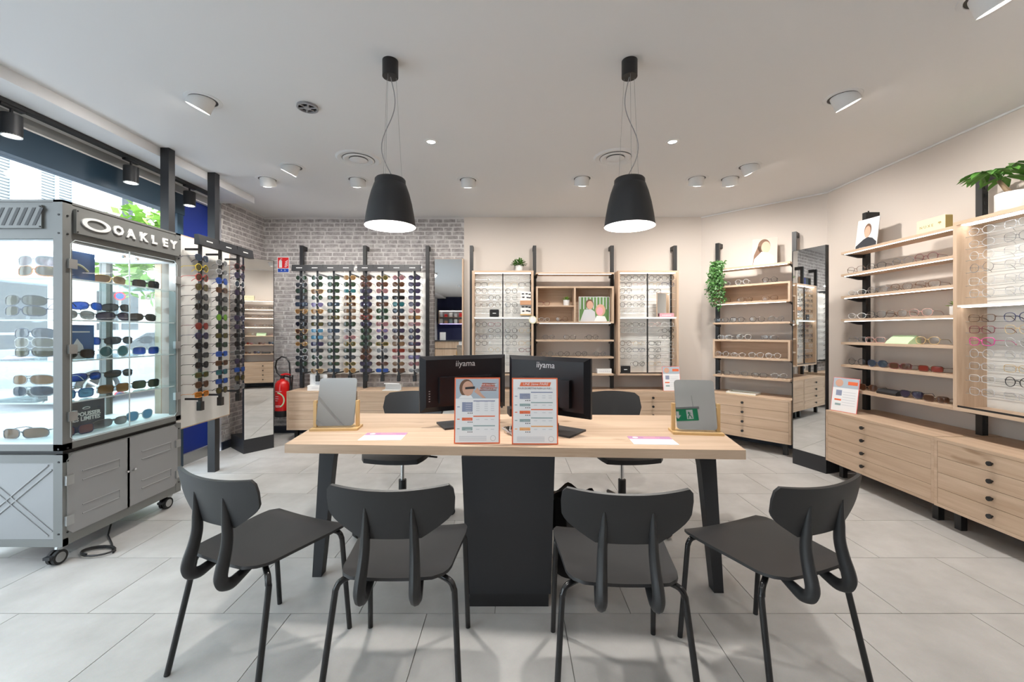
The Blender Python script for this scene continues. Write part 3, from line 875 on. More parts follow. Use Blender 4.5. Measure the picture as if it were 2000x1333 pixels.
GF = ['black', 'tortoise', 'black', 'gold', 'silver', 'clear', 'black', 'silver', 'gold', 'grey', 'navy', 'rose', 'burgundy', 'clear', 'silver', 'clear']
GS = ['round', 'panto', 'rect', 'cat', 'oval', 'panto', 'rect', 'round']
def fill_display(F, x0, w, cols, rows, skip, where, rng, out=.275, colnames=None, frames=None, pool=GF):
    for ci, cx in enumerate(cols):
        for ri, z in enumerate(rows):
            if (ci, ri) in skip: continue
            f = rng.choice(pool); s = rng.choice(GS)
            if frames and (ci, ri) in frames: f, s = frames[(ci, ri)]
            lab = '%s %s eyeglasses, %s row of the %s column, %s' % (f, {'rect': 'rectangular', 'cat': 'cat-eye', 'panto': 'rounded'}.get(s, s), ORD[ri], ORD[ci], where)
            eyewear('eyeglasses', s, FC[f], None, F.w(x0 + cx, out, z), F.th + rng.uniform(-.04, .04), lab, 'eyeglasses in the lit displays', thick=.0022 if f in ('black', 'tortoise', 'navy', 'burgundy', 'pink') else .0014)
rng = random.Random(11)
cols = [.105, .262, .462, .625]
ALLROWS = ROWZ_U + ROWZ_L
fill_display(BACK, U1[0], 0, cols, ALLROWS, {(3, 2), (3, 3), (3, 4), (3, 5), (1, 5), (3, 8)}, 'plant-topped display', rng,
             frames={(0, 2): ('black', 'panto'), (2, 4): ('black', 'panto'), (2, 5): ('grey', 'round'), (2, 6): ('grey', 'round'), (2, 7): ('black', 'round'), (2, 8): ('black', 'panto'), (2, 9): ('grey', 'round'), (0, 9): ('black', 'panto')})
cols3 = [.10, .255, .445, .60]
fill_display(BACK, U3[0], 0, cols3, ALLROWS, {(3, 2), (3, 3), (3, 4), (3, 5), (2, 3), (2, 4), (2, 5), (1, 2), (0, 8), (1, 8), (0, 12), (2, 7), (2, 8)}, 'right back-wall display', rng,
             frames={(0, 0): ('black', 'panto'), (0, 1): ('black', 'rect'), (0, 2): ('black', 'panto'), (0, 3): ('black', 'round'), (0, 4): ('black', 'round'), (1, 3): ('black', 'round'), (1, 4): ('black', 'oval'), (0, 6): ('black', 'cat'), (0, 7): ('grey', 'panto'), (1, 7): ('grey', 'panto'), (2, 9): ('black', 'cat'), (2, 10): ('black', 'cat'), (2, 11): ('black', 'cat'), (3, 7): ('black', 'oval'), (3, 8): ('black', 'oval'), (2, 2): ('black', 'rect')})
fill_display(RIGHT, 1.52, 0, [.13, .32, .50], ALLROWS, set(), 'display at right edge', rng, out=.295, pool=['silver', 'clear', 'clear', 'grey', 'gold', 'silver'],
             frames={(0, 8): ('pink', 'cat'), (0, 7): ('burgundy', 'rect'), (0, 6): ('tortoise', 'rect'), (1, 6): ('navy', 'panto'), (1, 11): ('black', 'round')})

# ---- eyeglasses and sunglasses standing on shelves
def on_shelf(F, x, z, out, kind, shape, f, l, label, turn=0.0):
    eyewear(kind, shape, FC[f], LC[l] if l else None, F.w(x, out, z + LY[shape] + .003), F.th + turn, label, 'eyewear standing on the shelves', thick=.0018 if kind == 'eyeglasses' else None)
sh = [(0, [(.65, 'tortoise', 'panto'), (.85, 'black', 'panto'), (1.08, 'grey', 'round'), (1.26, 'burgundy', 'round')], 1.775, 'second'),
      (1, [(.66, 'clear', 'oval'), (.86, 'grey', 'panto'), (1.07, 'brown', 'panto'), (1.27, 'brown', 'cat')], 1.58, 'third'),
      (2, [(.66, 'clear', 'oval'), (.85, 'black', 'panto'), (1.03, 'brown', 'panto'), (1.22, 'rose', 'panto')], 1.377, 'fourth'),
      (3, [(.67, 'grey', 'rect'), (.84, 'rose', 'rect'), (1.27, 'gold', 'panto')], 1.173, 'fifth')]
for _, items, z, nm in sh:
    for i, (x, f, s) in enumerate(items):
        on_shelf(RIGHT, x, z, .25, 'eyeglasses', s, f, None, '%s eyeglasses on the %s long right-wall shelf, %s from the left' % (f, nm, ORD[i]), R(18))
for i, (x, f, s, l, k) in enumerate([(.66, 'black', 'round', None, 'eyeglasses'), (.86, 'navy', 'panto', 'blue', 'sunglasses'), (1.06, 'burgundy', 'rect', 'brown', 'sunglasses'), (1.29, 'tortoise', 'rect', 'red', 'sunglasses')]):
    on_shelf(RIGHT, x, .975, .25, k, s, f, l, '%s %s on the sixth long right-wall shelf, %s from the left' % (f, k, ORD[i]), R(18))
for i, (x, f, s, l) in enumerate([(.77, 'tortoise', 'panto', 'brown'), (1.15, 'black', 'aviator', 'purple'), (1.33, 'tortoise', 'rect', 'brown')]):
    on_shelf(RIGHT, x, .765, .25, 'sunglasses', s, f, l, '%s sunglasses on the lowest long right-wall shelf, %s from the left' % (f, ORD[i]), R(18))
for nm, z, items in (('upper thin back-wall shelf', 1.17, [(.44, 'grey', 'panto'), (.69, 'black', 'cat'), (.96, 'black', 'panto')]),
                     ('middle thin back-wall shelf', .97, [(.42, 'grey', 'panto'), (.62, 'black', 'panto'), (.83, 'black', 'panto'), (1.05, 'grey', 'round')])):
    for i, (x, f, s) in enumerate(items):
        on_shelf(BACK, x, z, .24, 'eyeglasses', s, f, None, '%s eyeglasses on the %s, %s from the left' % (f, nm, ORD[i]), rng.uniform(-.15, .15))
on_shelf(BACK, .375, 1.575, .285, 'eyeglasses', 'rect', 'burgundy', None, 'burgundy eyeglasses on the inner shelf of the back-wall box')
on_shelf(BACK, .385, 1.384, .285, 'eyeglasses', 'oval', 'clear', None, 'clear eyeglasses in the lower left compartment, left pair', .4)
on_shelf(BACK, .59, 1.384, .285, 'eyeglasses', 'panto', 'brown', None, 'brown eyeglasses in the lower left compartment, right pair', -.2)
for nm, z, items in (('on top of the upper angled-wall box', 1.785, [(.36, 'clear', 'rect'), (.56, 'clear', 'round'), (.83, 'black', 'round')]),
                     ('inside the upper angled-wall box', 1.595, [(.37, 'tortoise', 'panto'), (.59, 'tortoise', 'rect'), (.83, 'brown', 'cat')]),
                     ('on the shelf between angled-wall boxes', 1.37, [(.34, 'black', 'cat'), (.51, 'black', 'panto'), (.71, 'black', 'panto'), (.89, 'grey', 'round')]),
                     ('on top of the lower angled-wall box', 1.178, [(.38, 'clear', 'rect'), (.58, 'clear', 'panto'), (.82, 'grey', 'rect')]),
                     ('inside the lower angled-wall box', .982, [(.35, 'clear', 'round'), (.52, 'clear', 'oval'), (.70, 'clear', 'panto'), (.86, 'clear', 'round')]),
                     ('on the lowest angled-wall shelf', .772, [(.36, 'black', 'rect'), (.545, 'grey', 'panto'), (.73, 'black', 'rect'), (.915, 'silver', 'panto')])):
    for i, (x, f, s) in enumerate(items):
        on_shelf(ANG, x, z, .285, 'eyeglasses', s, f, None, '%s eyeglasses %s, %s from the left' % (f, nm, ORD[i]), rng.uniform(.1, .4))

# ---- sunglasses racks
PEG = MB().box(-.010, .010, -.016, 0, -.016, .002).mesh('peg', 'black_metal')
def rack(F, x0, x1, cols, label, z_top, n, outb, board=None, header=(0, 1), hz=(1.975, 2.047), sign=3):
    t = thing('sunglasses_rack', label, 'rack', F.w(0, 0), F.th, group='black sunglasses racks')
    hb = MB().prism([(-outb - .035, hz[0]), (-outb + .012, hz[0]), (-outb + .012, hz[1]), (-outb - .022, hz[1])], 'x', header[0], header[1]).build('header', 'graphite', t)
    seg = (header[1] - header[0]) / sign
    for k in range(sign):
        c = header[0] + seg * (k + .5)
        for j in range(5):
            MB().box(c - .035 + j * .014, c - .025 + j * .014, -outb - .0305, -outb - .026, (hz[0] + hz[1]) / 2 - .005, (hz[0] + hz[1]) / 2 + .004).build('print_mark', 'white_letter', hb)
        if k: MB().box(header[0] + seg * k - .001, header[0] + seg * k + .001, -outb - .0285, -outb - .02, hz[0], hz[1]).build('seam', 'black_metal', hb)
    if board:
        MB().box(*board).build('back_panel', 'board_white', t)
    zb = z_top - (n - 1) * .0775 - .07
    for x in cols:
        b = MB().box(x - .011, x + .011, -outb, -outb + .018, zb, hz[0]).build('bar', 'graphite', t)
        for k in range(n): link('peg', PEG, b, (x, -outb, z_top - k * .0775))
        for zz in (hz[0] - .03, zb + .03): MB().box(x - .006, x + .006, -outb + .018, -.012, zz - .008, zz + .008).build('arm', 'graphite', b)
        MB().box(x - .018, x + .018, -outb - .012, -outb + .024, zb - .06, zb + .01).build('end_block', 'black_metal', b)
    return t
PAL = {'a': [('silver', 'green', 'round'), ('silver', 'grey', 'aviator'), ('black', 'green', 'panto'), ('black', 'grey', 'rect'), ('navy', 'blue', 'rect'), ('gold', 'amber', 'aviator'), ('black', 'grey', 'rect'), ('grey', 'dark grey', 'panto'), ('gold', 'brown', 'aviator'), ('tortoise', 'green', 'panto'), ('gold', 'amber', 'oval')],
       'b': [('silver', 'green', 'round'), ('black', 'green', 'round'), ('gold', 'tan', 'aviator'), ('silver', 'green', 'round'), ('silver', 'lavender', 'aviator'), ('gold', 'amber', 'aviator'), ('black', 'grey', 'rect'), ('black', 'olive', 'rect'), ('silver', 'sky blue', 'rect'), ('black', 'sky blue', 'rect'), ('navy', 'purple', 'rect'), ('black', 'grey', 'rect')],
       'c': [('black', 'green', 'rect'), ('black', 'green', 'panto'), ('black', 'green', 'rect'), ('tortoise', 'green', 'rect'), ('black', 'blue', 'rect'), ('black', 'green', 'rect'), ('tortoise', 'olive', 'rect'), ('black', 'grey', 'rect'), ('navy', 'blue', 'rect'), ('black', 'light grey', 'rect')],
       'd': [('gold', 'amber', 'panto'), ('black', 'green', 'panto'), ('silver', 'teal', 'rect'), ('gold', 'brown', 'panto'), ('gold', 'brown', 'rect'), ('tortoise', 'tan', 'rect'), ('tortoise', 'tan', 'rect'), ('black', 'green', 'panto'), ('silver', 'light grey', 'oval'), ('rose', 'pink', 'oval'), ('gold', 'olive', 'panto'), ('black', 'green', 'rect'), ('black', 'grey', 'oval'), ('gold', 'olive', 'oval')],
       'e': [('tortoise', 'brown', 'round'), ('burgundy', 'brown', 'panto'), ('black', 'purple', 'cat'), ('black', 'purple', 'rect'), ('navy', 'purple', 'panto'), ('tortoise', 'brown', 'cat'), ('red', 'brown', 'cat'), ('black', 'purple', 'panto'), ('black', 'green', 'panto'), ('green', 'green', 'round'), ('black', 'green', 'rect')],
       'f': [('gold', 'olive', 'round'), ('burgundy', 'brown', 'panto'), ('rose', 'pink', 'panto'), ('navy', 'blue', 'rect'), ('tortoise', 'brown', 'cat'), ('green', 'green', 'panto'), ('green', 'green', 'rect'), ('rose', 'pink', 'cat'), ('rose', 'lavender', 'oval'), ('silver', 'purple', 'panto'), ('gold', 'olive', 'rect'), ('silver', 'light grey', 'round'), ('black', 'dark grey', 'oval'), ('burgundy', 'brown', 'oval'), ('navy', 'mirror blue', 'rect')],
       'g': [('rose', 'pink', 'round'), ('tortoise', 'brown', 'panto'), ('tortoise', 'brown', 'rect'), ('black', 'dark grey', 'rect'), ('black', 'teal', 'panto'), ('black', 'blue', 'panto'), ('brown', 'brown', 'rect'), ('brown', 'brown', 'panto'), ('black', 'purple', 'cat'), ('tortoise', 'brown', 'panto'), ('tortoise', 'tan', 'cat'), ('burgundy', 'red', 'rect'), ('rose', 'pink', 'rect'), ('tortoise', 'tan', 'oval'), ('brown', 'brown', 'cat')],
       'h': [('black', 'purple', 'panto'), ('black', 'purple', 'cat'), ('navy', 'purple', 'panto'), ('black', 'purple', 'rect'), ('grey', 'purple', 'panto'), ('rose', 'pink', 'panto'), ('tortoise', 'amber', 'rect'), ('rose', 'pink', 'rect'), ('black', 'purple', 'round'), ('black', 'purple', 'panto'), ('burgundy', 'purple', 'rect'), ('brown', 'brown', 'rect'), ('navy', 'lavender', 'rect'), ('burgundy', 'pink', 'oval'), ('silver', 'light grey', 'oval')],
       'k': [('navy', 'blue', 'cat'), ('yellow', 'olive', 'round'), ('red', 'brown', 'round'), ('tortoise', 'olive', 'panto'), ('black', 'grey', 'panto'), ('black', 'dark grey', 'panto'), ('black', 'grey', 'rect'), ('burgundy', 'red', 'panto'), ('navy', 'purple', 'panto'), ('black', 'dark grey', 'panto'), ('black', 'grey', 'rect'), ('black', 'dark grey', 'panto'), ('green', 'olive', 'rect'), ('tortoise', 'brown', 'panto'), ('orange', 'orange', 'rect')],
       'l': [('silver', 'light grey', 'oval'), ('silver', 'light grey', 'oval'), ('blue', 'mirror blue', 'panto'), ('tortoise', 'brown', 'rect'), ('black', 'grey', 'rect'), ('black', 'green', 'rect'), ('green', 'lime', 'round'), ('black', 'green', 'rect'), ('black', 'olive', 'rect'), ('black', 'green', 'rect'), ('blue', 'mirror blue', 'rect'), ('tortoise', 'brown', 'rect'), ('navy', 'teal', 'rect'), ('navy', 'mirror blue', 'rect'), ('black', 'olive', 'panto')],
       'm': [('burgundy', 'dark grey', 'panto'), ('navy', 'purple', 'panto'), ('white', 'blue', 'round'), ('black', 'purple', 'panto'), ('black', 'dark grey', 'rect'), ('black', 'dark grey', 'cat'), ('navy', 'purple', 'cat'), ('black', 'purple', 'rect'), ('black', 'dark grey', 'rect'), ('black', 'dark grey', 'panto'), ('grey', 'grey', 'rect'), ('black', 'purple', 'panto'), ('navy', 'mirror blue', 'rect'), ('black', 'olive', 'panto'), ('grey', 'light grey', 'oval')]}
SHN = {'rect': 'rectangular', 'panto': 'rounded', 'cat': 'cat-eye', 'oval': 'oval', 'round': 'round', 'aviator': 'aviator', 'sport': 'sport'}
def fill_rack(F, cols, pals, z_top, n, outb, where):
    for ci, (x, pk) in enumerate(zip(cols, pals)):
        for k in range(n):
            f, l, s = PAL[pk][k % len(PAL[pk])]
            lab = '%s %s sunglasses, %s lenses, %s row, %s column, %s' % (f, SHN[s], l, ORD[k], ORD[ci], where)
            eyewear('sunglasses', s, FC[f], LC[l], F.w(x, outb + .012, z_top - k * .0775), F.th + rng.uniform(-.03, .03), lab, 'sunglasses on the black racks')
c1 = [-2.466, -2.281, -2.090, -1.899]; c2 = [-1.709, -1.520, -1.329, -1.142]
OUTB = .33
RK1 = rack(BACK, 0, 0, c1, 'black four-column sunglasses rack on brick wall, beside the fire sign', 1.897, 15, OUTB, (-2.53, -1.803, -.05, -.035, .74, 2.0), (-2.57, -1.843), sign=4)
RK2 = rack(BACK, 0, 0, c2, 'black four-column sunglasses rack on brick wall, beside the tall mirror', 1.897, 15, OUTB, (-1.763, -1.045, -.05, -.035, .74, 2.0), (-1.807, -1.068), sign=4)
fill_rack(BACK, c1, 'abcd', 1.897, 15, OUTB, 'left brick-wall rack')
fill_rack(BACK, c2, 'efgh', 1.897, 15, OUTB, 'right brick-wall rack')
for rk, x0, x1 in ((RK1, -2.55, -1.86), (RK2, -1.79, -1.08)):
    MB().box(x0, x1, -.225, -.205, 2.032, 2.045).build('led_strip', 'led_soft', rk)
    for xx in (x0 + .02, x1 - .03): MB().box(xx, xx + .012, -.32, -.20, 2.034, 2.047).build('led_arm', 'graphite', rk)
    light('rack_led', 'AREA', rk, ((x0 + x1) / 2, -.215, 2.03), 4, size=x1 - x0, sy=.03, rot=(R(-18), 0, 0))

# left white board with three columns between black posts
bd = thing('sunglasses_board', 'white display board with oak edges between two black floor posts', 'display board', (-2.625, 0, 0))
MB().box(-.035, 0, 3.10, 3.84, .50, 2.03).build('panel', 'board_white', bd)
MB().box(-.045, -.0351, 3.10, 3.84, .50, 2.03).build('back_veneer', 'oak_z', bd)
for a in ((3.092, 3.10), (3.84, 3.848)): MB().box(-.045, .001, a[0], a[1], .492, 2.038).build('edge_band', 'oak_z', bd)
for a in ((.492, .50), (2.03, 2.038)): MB().box(-.045, .001, 3.10, 3.84, a[0], a[1]).build('edge_band', 'oak_y', bd)
for y, l in ((3.25, 'rising above the display cabinet'), (3.75, 'at the end of the white display board')):
    p = MB().box(-2.738, -2.672, y - .03, y + .03, 0, CEIL).build('floor_post', 'graphite')
    tag(p, 'black square floor-to-ceiling post ' + l, 'post', 'black floor posts')
cl = [3.308, 3.535, 3.767]
rack(LEFTB, 0, 0, cl, 'black three-column sunglasses rack on the white window board', 1.852, 15, .14, None, (3.25, 3.93), hz=(1.955, 2.035), sign=3)
fill_rack(LEFTB, cl, 'klm', 1.852, 15, .14, 'window-board rack')

# ================================================================== TALL MIRRORS
def tall_mirror(A, B, back, label, plinth_pts, z1=2.04, frame_mat='black_metal', z0=.145):
    t = thing('tall_mirror', label, 'mirror', (A[0], A[1], 0))
    d = Vector((B[0]-A[0], B[1]-A[1])); L = d.length; a = math.atan2(d.y, d.x)
    def W(x, y): return (math.cos(a)*x - math.sin(a)*y, math.sin(a)*x + math.cos(a)*y)
    def quad(x0, x1, y0, y1): return [W(x0, y0), W(x1, y0), W(x1, y1), W(x0, y1)]
    MB().prism(quad(0.004, L - .004, 0.002, .03), 'z', z0, z1).build('backing', frame_mat, t)
    MB().prism(quad(0.004, L - .004, -.002, .002), 'z', z0 + .002, z1 - .004).build('mirror_glass', 'mirror', t)
    for x0, x1 in ((0, .004), (L - .006, L)): MB().prism(quad(x0, x1, -.004, .032), 'z', z0, z1).build('edge_profile', frame_mat, t)
    MB().prism([(p[0] - A[0], p[1] - A[1]) for p in plinth_pts], 'z', 0, z0).build('plinth', 'graphite', t)
    return t
A = (-2.77, 4.27); B = (-2.597, 4.513)
tall_mirror(A, B, None, 'tall narrow mirror on black plinth in the brick corner', [A, B, (-2.80, 4.72), (-3.07, 4.52)])
A = (2.70, 3.98); B = (2.794, 3.679)
tall_mirror(A, B, None, 'tall narrow mirror on black plinth between the right shelves', [A, B, (3.17, 3.80), (3.10, 4.12)])
cm = thing('wall_mirror', 'tall mirror with oak edge between brick rack and plant display', 'mirror', (0, 0, 0))
MB().box(-.955, -.60, YB - .055, YB - .008, .10, 2.17).build('backing', 'oak_z', cm)
MB().box(-.955, -.618, YB - .06, YB - .055, .10, 2.165).build('mirror_glass', 'mirror', cm)
MB().box(-.618, -.60, YB - .075, YB - .055, .10, 2.15).build('edge_board', 'oak_z', cm)

# ================================================================== GREY DISPLAY CABINET
cb = thing('display_cabinet', 'grey metal eyewear display cabinet on casters by the window', 'cabinet', (-2.43, 2.236, 0))
DX, WY = .55, .80
ZB, ZM, ZT = .10, .61, 1.981
for x0, x1, y0, y1 in ((-.05, 0, 0, .05), (-.05, 0, WY - .045, WY), (-DX, -DX + .05, 0, .05), (-DX, -DX + .05, WY - .05, WY)):
    MB().box(x0, x1, y0, y1, ZM + .01, ZT).build('corner_post', 'cabinet_grey', cb)
    MB().box(x0, x1, y0, y1, ZB, ZM - .012).build('corner_post', 'cabinet_grey', cb)
MB().box(-DX, 0, 0, WY, ZT - .012, ZT).build('top_panel', 'cabinet_grey', cb)
MB().box(-DX + .05, -.05, 0.004, .02, 1.77, ZT - .012).build('head_panel', 'cabinet_grey', cb)
MB().box(-.02, -.004, .05, WY - .045, 1.77, ZT - .012).build('head_panel', 'cabinet_grey', cb)
MB().box(-DX, -DX + .02, .05, WY - .05, 1.77, ZT - .012).build('head_panel', 'cabinet_grey', cb)
MB().box(-DX + .05, -.05, WY - .02, WY - .004, 1.77, ZT - .012).build('head_panel', 'cabinet_grey', cb)
MB().box(-DX + .02, -.02, .02, WY - .02, 1.76, 1.772).build('inner_ceiling', 'cabinet_floor', cb)
MB().box(-DX + .004, -.004, .004, WY - .004, ZM + .01, .665).build('display_floor', 'cabinet_floor', cb)
MB().box(-DX, 0, 0, WY, ZM + .01, .655).build('lower_rail', 'cabinet_grey', cb)
MB().box(-DX + .02, -.02, .02, WY - .02, ZM - .012, ZM + .01).build('shadow_gap', 'black_metal', cb)
# front face (towards the viewer): lower panel with embossed cross
MB().box(-DX + .05, -.05, .006, .02, ZB + .02, ZM - .02).build('side_panel', 'cabinet_panel', cb)
MB().box(-DX, 0, .002, .03, ZM - .055, ZM - .012).box(-DX, 0, .002, .03, ZB, ZB + .04).build('side_rail', 'cabinet_grey', cb)
for p in (((-.50, .17), (-.07, .53)), ((-.50, .53), (-.07, .17))):
    d = Vector((p[1][0] - p[0][0], p[1][1] - p[0][1])).normalized(); n = Vector((-d.y, d.x)) * .016
    m = MB()
    for s in (-1, 1):
        m.tube([(p[0][0] + s*n.x, .004, p[0][1] + s*n.y), (p[1][0] + s*n.x, .004, p[1][1] + s*n.y)], .004, 6)
    m.build('embossed_rib', 'cabinet_panel', cb)
vp = MB().box(-.52, -.105, -.008, .004, 1.825, 1.95).build('vent_panel', 'cabinet_grey', cb)
for k in range(9):
    x = -.49 + k * .042
    MB().prism([(x, 1.84), (x + .018, 1.84), (x + .062, 1.935), (x + .044, 1.935)], 'y', -.0095, -.0075).build('slot', 'graphite', vp)
for x in (-.515, -.112):
    for z in (1.833, 1.942): cyl((x, -.012, z), (x, -.007, z), .004, 8).build('screw', 'black_metal', vp)
# sign plate with lettering on the long face
sp = MB().box(0, .018, .055, .775, 1.812, 1.945).build('sign_plate', 'cabinet_grey', cb)
m = MB(); N = 36
pts_o = [(.162 + .083 * math.cos(2*math.pi*k/N), 1.882 + .036 * math.sin(2*math.pi*k/N)) for k in range(N)]
pts_i = [(.162 + .056 * math.cos(2*math.pi*k/N), 1.882 + .024 * math.sin(2*math.pi*k/N)) for k in range(N)]
vs = [(.018, *p) for p in pts_o] + [(.018, *p) for p in pts_i] + [(.026, *p) for p in pts_o] + [(.026, *p) for p in pts_i]
fs = []
for k in range(N):
    j = (k + 1) % N
    fs += [(2*N + k, 2*N + j, 3*N + j, 3*N + k), (k, j, 2*N + j, 2*N + k), (N + j, N + k, 3*N + k, 3*N + j)]
m.add(vs, fs).build('emblem', 'white_letter', sp)
for ch, y in zip('OAKLEY', (.294, .377, .466, .547, .635, .706)):
    text('letter', ch, .074, 'white_letter', sp, (.020, y, 1.882), (R(90), 0, R(90)), sx=1.12, bold=.0035, depth=.006)
for y in (.062, .768):
    for z in (1.820, 1.937): cyl((.018, y, z), (.021, y, z), .004, 8).build('screw', 'black_metal', sp)
# glass: side pane to the viewer, back panes, two doors
MB().box(-DX + .05, -.05, .012, .016, .655, 1.77).build('glass_pane', 'cabinet_glass', cb)
MB().box(-DX + .012, -DX + .016, .05, WY - .05, .655, 1.77).build('glass_pane', 'cabinet_glass', cb)
MB().box(-DX + .05, -.05, WY - .016, WY - .012, .655, 1.77).build('glass_pane', 'cabinet_glass', cb)
mid = .392
def cham(y0, y1, z0, z1, c, left):
    if left: return [(y0 + c, z0), (y1, z0), (y1, z1), (y0 + c, z1), (y0, z1 - c), (y0, z0 + c)]
    return [(y0, z0), (y1 - c, z0), (y1, z0 + c), (y1, z1 - c), (y1 - c, z1), (y0, z1)]
for left, y0, y1 in ((True, .04, mid - .002), (False, mid + .002, WY - .035)):
    d = MB().prism(cham(y0, y1, .66, 1.775, .025, left), 'x', -.003, .001).build('glass_door', 'cabinet_glass', cb)
    path = [(.0, *p) for p in cham(y0, y1, .66, 1.775, .025, left)]
    MB().tube(path, .0022, 4, closed=True).build('polished_edge', 'acrylic_edge', d)
    yh = y0 + .005 if left else y1 - .005
    for z in (.80, 1.17, 1.64):
        MB().box(-.006, .012, yh - .022, yh + .022, z - .026, z + .026).build('hinge', 'steel_grey', d)
    yl = mid - .045 if left else mid + .045
    cyl((.0, yl, 1.735), (.014, yl, 1.735), .010, 14).build('lock', 'chrome', d)
    c = .03
    e = MB().prism(cham(y0 - .02, y1, .155, .592, .03, left), 'x', -.006, .004).build('lower_door', 'cabinet_panel', cb)
    a0, a1 = (y0 + .06, y1 - .07) if left else (y0 + .08, y1 - .06)
    for z in (.24, .43):
        m = MB()
        m.tube([(.004, a0, z), (.004, a1, z), (.004, a1, z + .05), (.004, a0, z + .05)], .0035, 6)
        m.build('embossed_groove', 'cabinet_panel', e)
    yk = mid - .025 if left else mid + .025
    cyl((.004, yk, .385), (.018, yk, .385), .007, 12).build('knob', 'chrome', e)
    for z in (.235, .455):
        yy = y0 - .012 if left else y1 - .002
        MB().box(0, .014, yy - .020, yy + .020, z - .026, z + .026).build('hinge', 'steel_grey', e)
for z, y0, y1 in ((ZM - .05, 0, WY), (ZB, 0, WY)): MB().box(-.03, -.002, y0 + .05, y1 - .045, z, z + .055 if z < .2 else ZM - .012).build('door_rail', 'cabinet_grey', cb)
MB().box(-.03, -.003, .05, WY - .045, ZB + .02, ZM - .02).build('cupboard_back', 'cabinet_grey', cb)
MB().box(-DX, -DX + .02, .02, WY - .02, ZB, ZM - .012).build('cupboard_wall', 'cabinet_grey', cb)
MB().box(-DX + .02, -.02, WY - .02, WY - .004, ZB, ZM - .012).build('cupboard_wall', 'cabinet_grey', cb)
MB().box(-DX + .01, -.01, .01, WY - .01, ZB, ZB + .02).build('base_panel', 'cabinet_grey', cb)
for z in (.63, .56, .17, 1.80, 1.90):
    for (x, y) in ((.001, .025), (.001, WY - .02)): cyl((x - .002, y, z), (x + .003, y, z), .005, 8).build('bolt', 'black_metal', cb)
    cyl((-.02, -.003, z), (-.02, .002, z), .005, 8).build('bolt', 'black_metal', cb)
CSH = [1.563, 1.333, 1.106, .877]
for z in CSH:
    s = MB().box(-DX + .025, -.012, .025, WY - .025, z - .008, z).build('glass_shelf', 'shelf_glass', cb)
    MB().box(-DX + .025, -.012, .023, .026, z - .008, z).box(-.013, -.010, .025, WY - .025, z - .008, z).build('shelf_edge', 'acrylic_edge', s)
for (x, y) in ((-.15, .2), (-.15, .55), (-.4, .2), (-.4, .55)):
    MB().disc((x, y, 1.7585), .035, 20).build('led_spot', 'lamp_disc', cb)
    light('cabinet_led', 'POINT', cb, (x, y, 1.72), 2.2, color=(.9, .95, 1), size=.03)
for (x, y) in ((-.05, .04), (-.05, WY - .05), (-DX + .05, .04), (-DX + .05, WY - .05)):
    c = MB().tube([(x, y, ZB), (x, y, ZB - .012), (x, y - .012, ZB - .03)], [.026, .026, .02], 12).build('caster', 'steel_grey', cb)
    for dx in (-.014, .014):
        w = cyl((x + dx - .008, y - .022, .038), (x + dx + .008, y - .022, .038), .038, 20).build('wheel', 'tyre', c)
        cyl((x + dx - .0085, y - .022, .038), (x + dx + .0085, y - .022, .038), .026, 18).build('wheel_hub', 'steel_grey', c)
    MB().box(x - .018, x + .018, y - .075, y - .05, .045, .06).build('brake_lever', 'graphite', c)

CBW = (-2.43, 2.236)
def in_cab(x, y, z, rz, shape, f, l, label, fold=False, k=1.2):
    t = eyewear('sunglasses', shape, FC[f], LC[l], (CBW[0] + x, CBW[1] + y, z + .004), rz, label, 'sunglasses in the grey cabinet', thick=.002, fold=fold)
    t.scale = (k, k, k)
# three clear stands behind the front pane carry two or three pairs each
FRONT = [(-.27, 1.563, [(.098, 'clear', 'light grey'), (.042, 'orange', 'olive')]), (-.345, 1.333, [(.105, 'black', 'olive'), (.045, 'navy', 'olive')]), (-.29, 1.106, [(.145, 'navy', 'blue'), (.092, 'white', 'olive'), (.04, 'grey', 'olive')]), (-.30, .877, [(.11, 'clear', 'amber'), (.045, 'silver', 'blue')])]
for i, (x, zs, items) in enumerate(FRONT):
    st = thing('eyewear_stand', 'clear acrylic eyewear stand on the %s cabinet shelf from the top' % ORD[i], 'stand', (CBW[0] + x, CBW[1] + .11, zs), group='clear acrylic stands')
    hgt = items[0][0] + .01
    MB().box(-.011, .011, .018, .026, .004, hgt).build('upright', 'acrylic', st)
    MB().box(-.05, .05, -.02, .05, 0, .004).build('foot', 'acrylic', st)
    for k, (dz, f, l) in enumerate(items):
        MB().box(-.02, .02, -.006, .02, dz - .004, dz + .004).build('cradle', 'acrylic', st)
        in_cab(x, .10, zs + dz + .002, R(6), 'sport', f, l, '%s sport sunglasses, %s lenses, %s on the stand, cabinet shelf %s from top' % (f, l, ORD[k], ORD[i]), k=1.36)
in_cab(-.33, .09, .667 + .02, R(10), 'sport', 'grey', 'tan', 'grey sport sunglasses with tan lenses on cabinet floor behind the front pane', k=1.4)
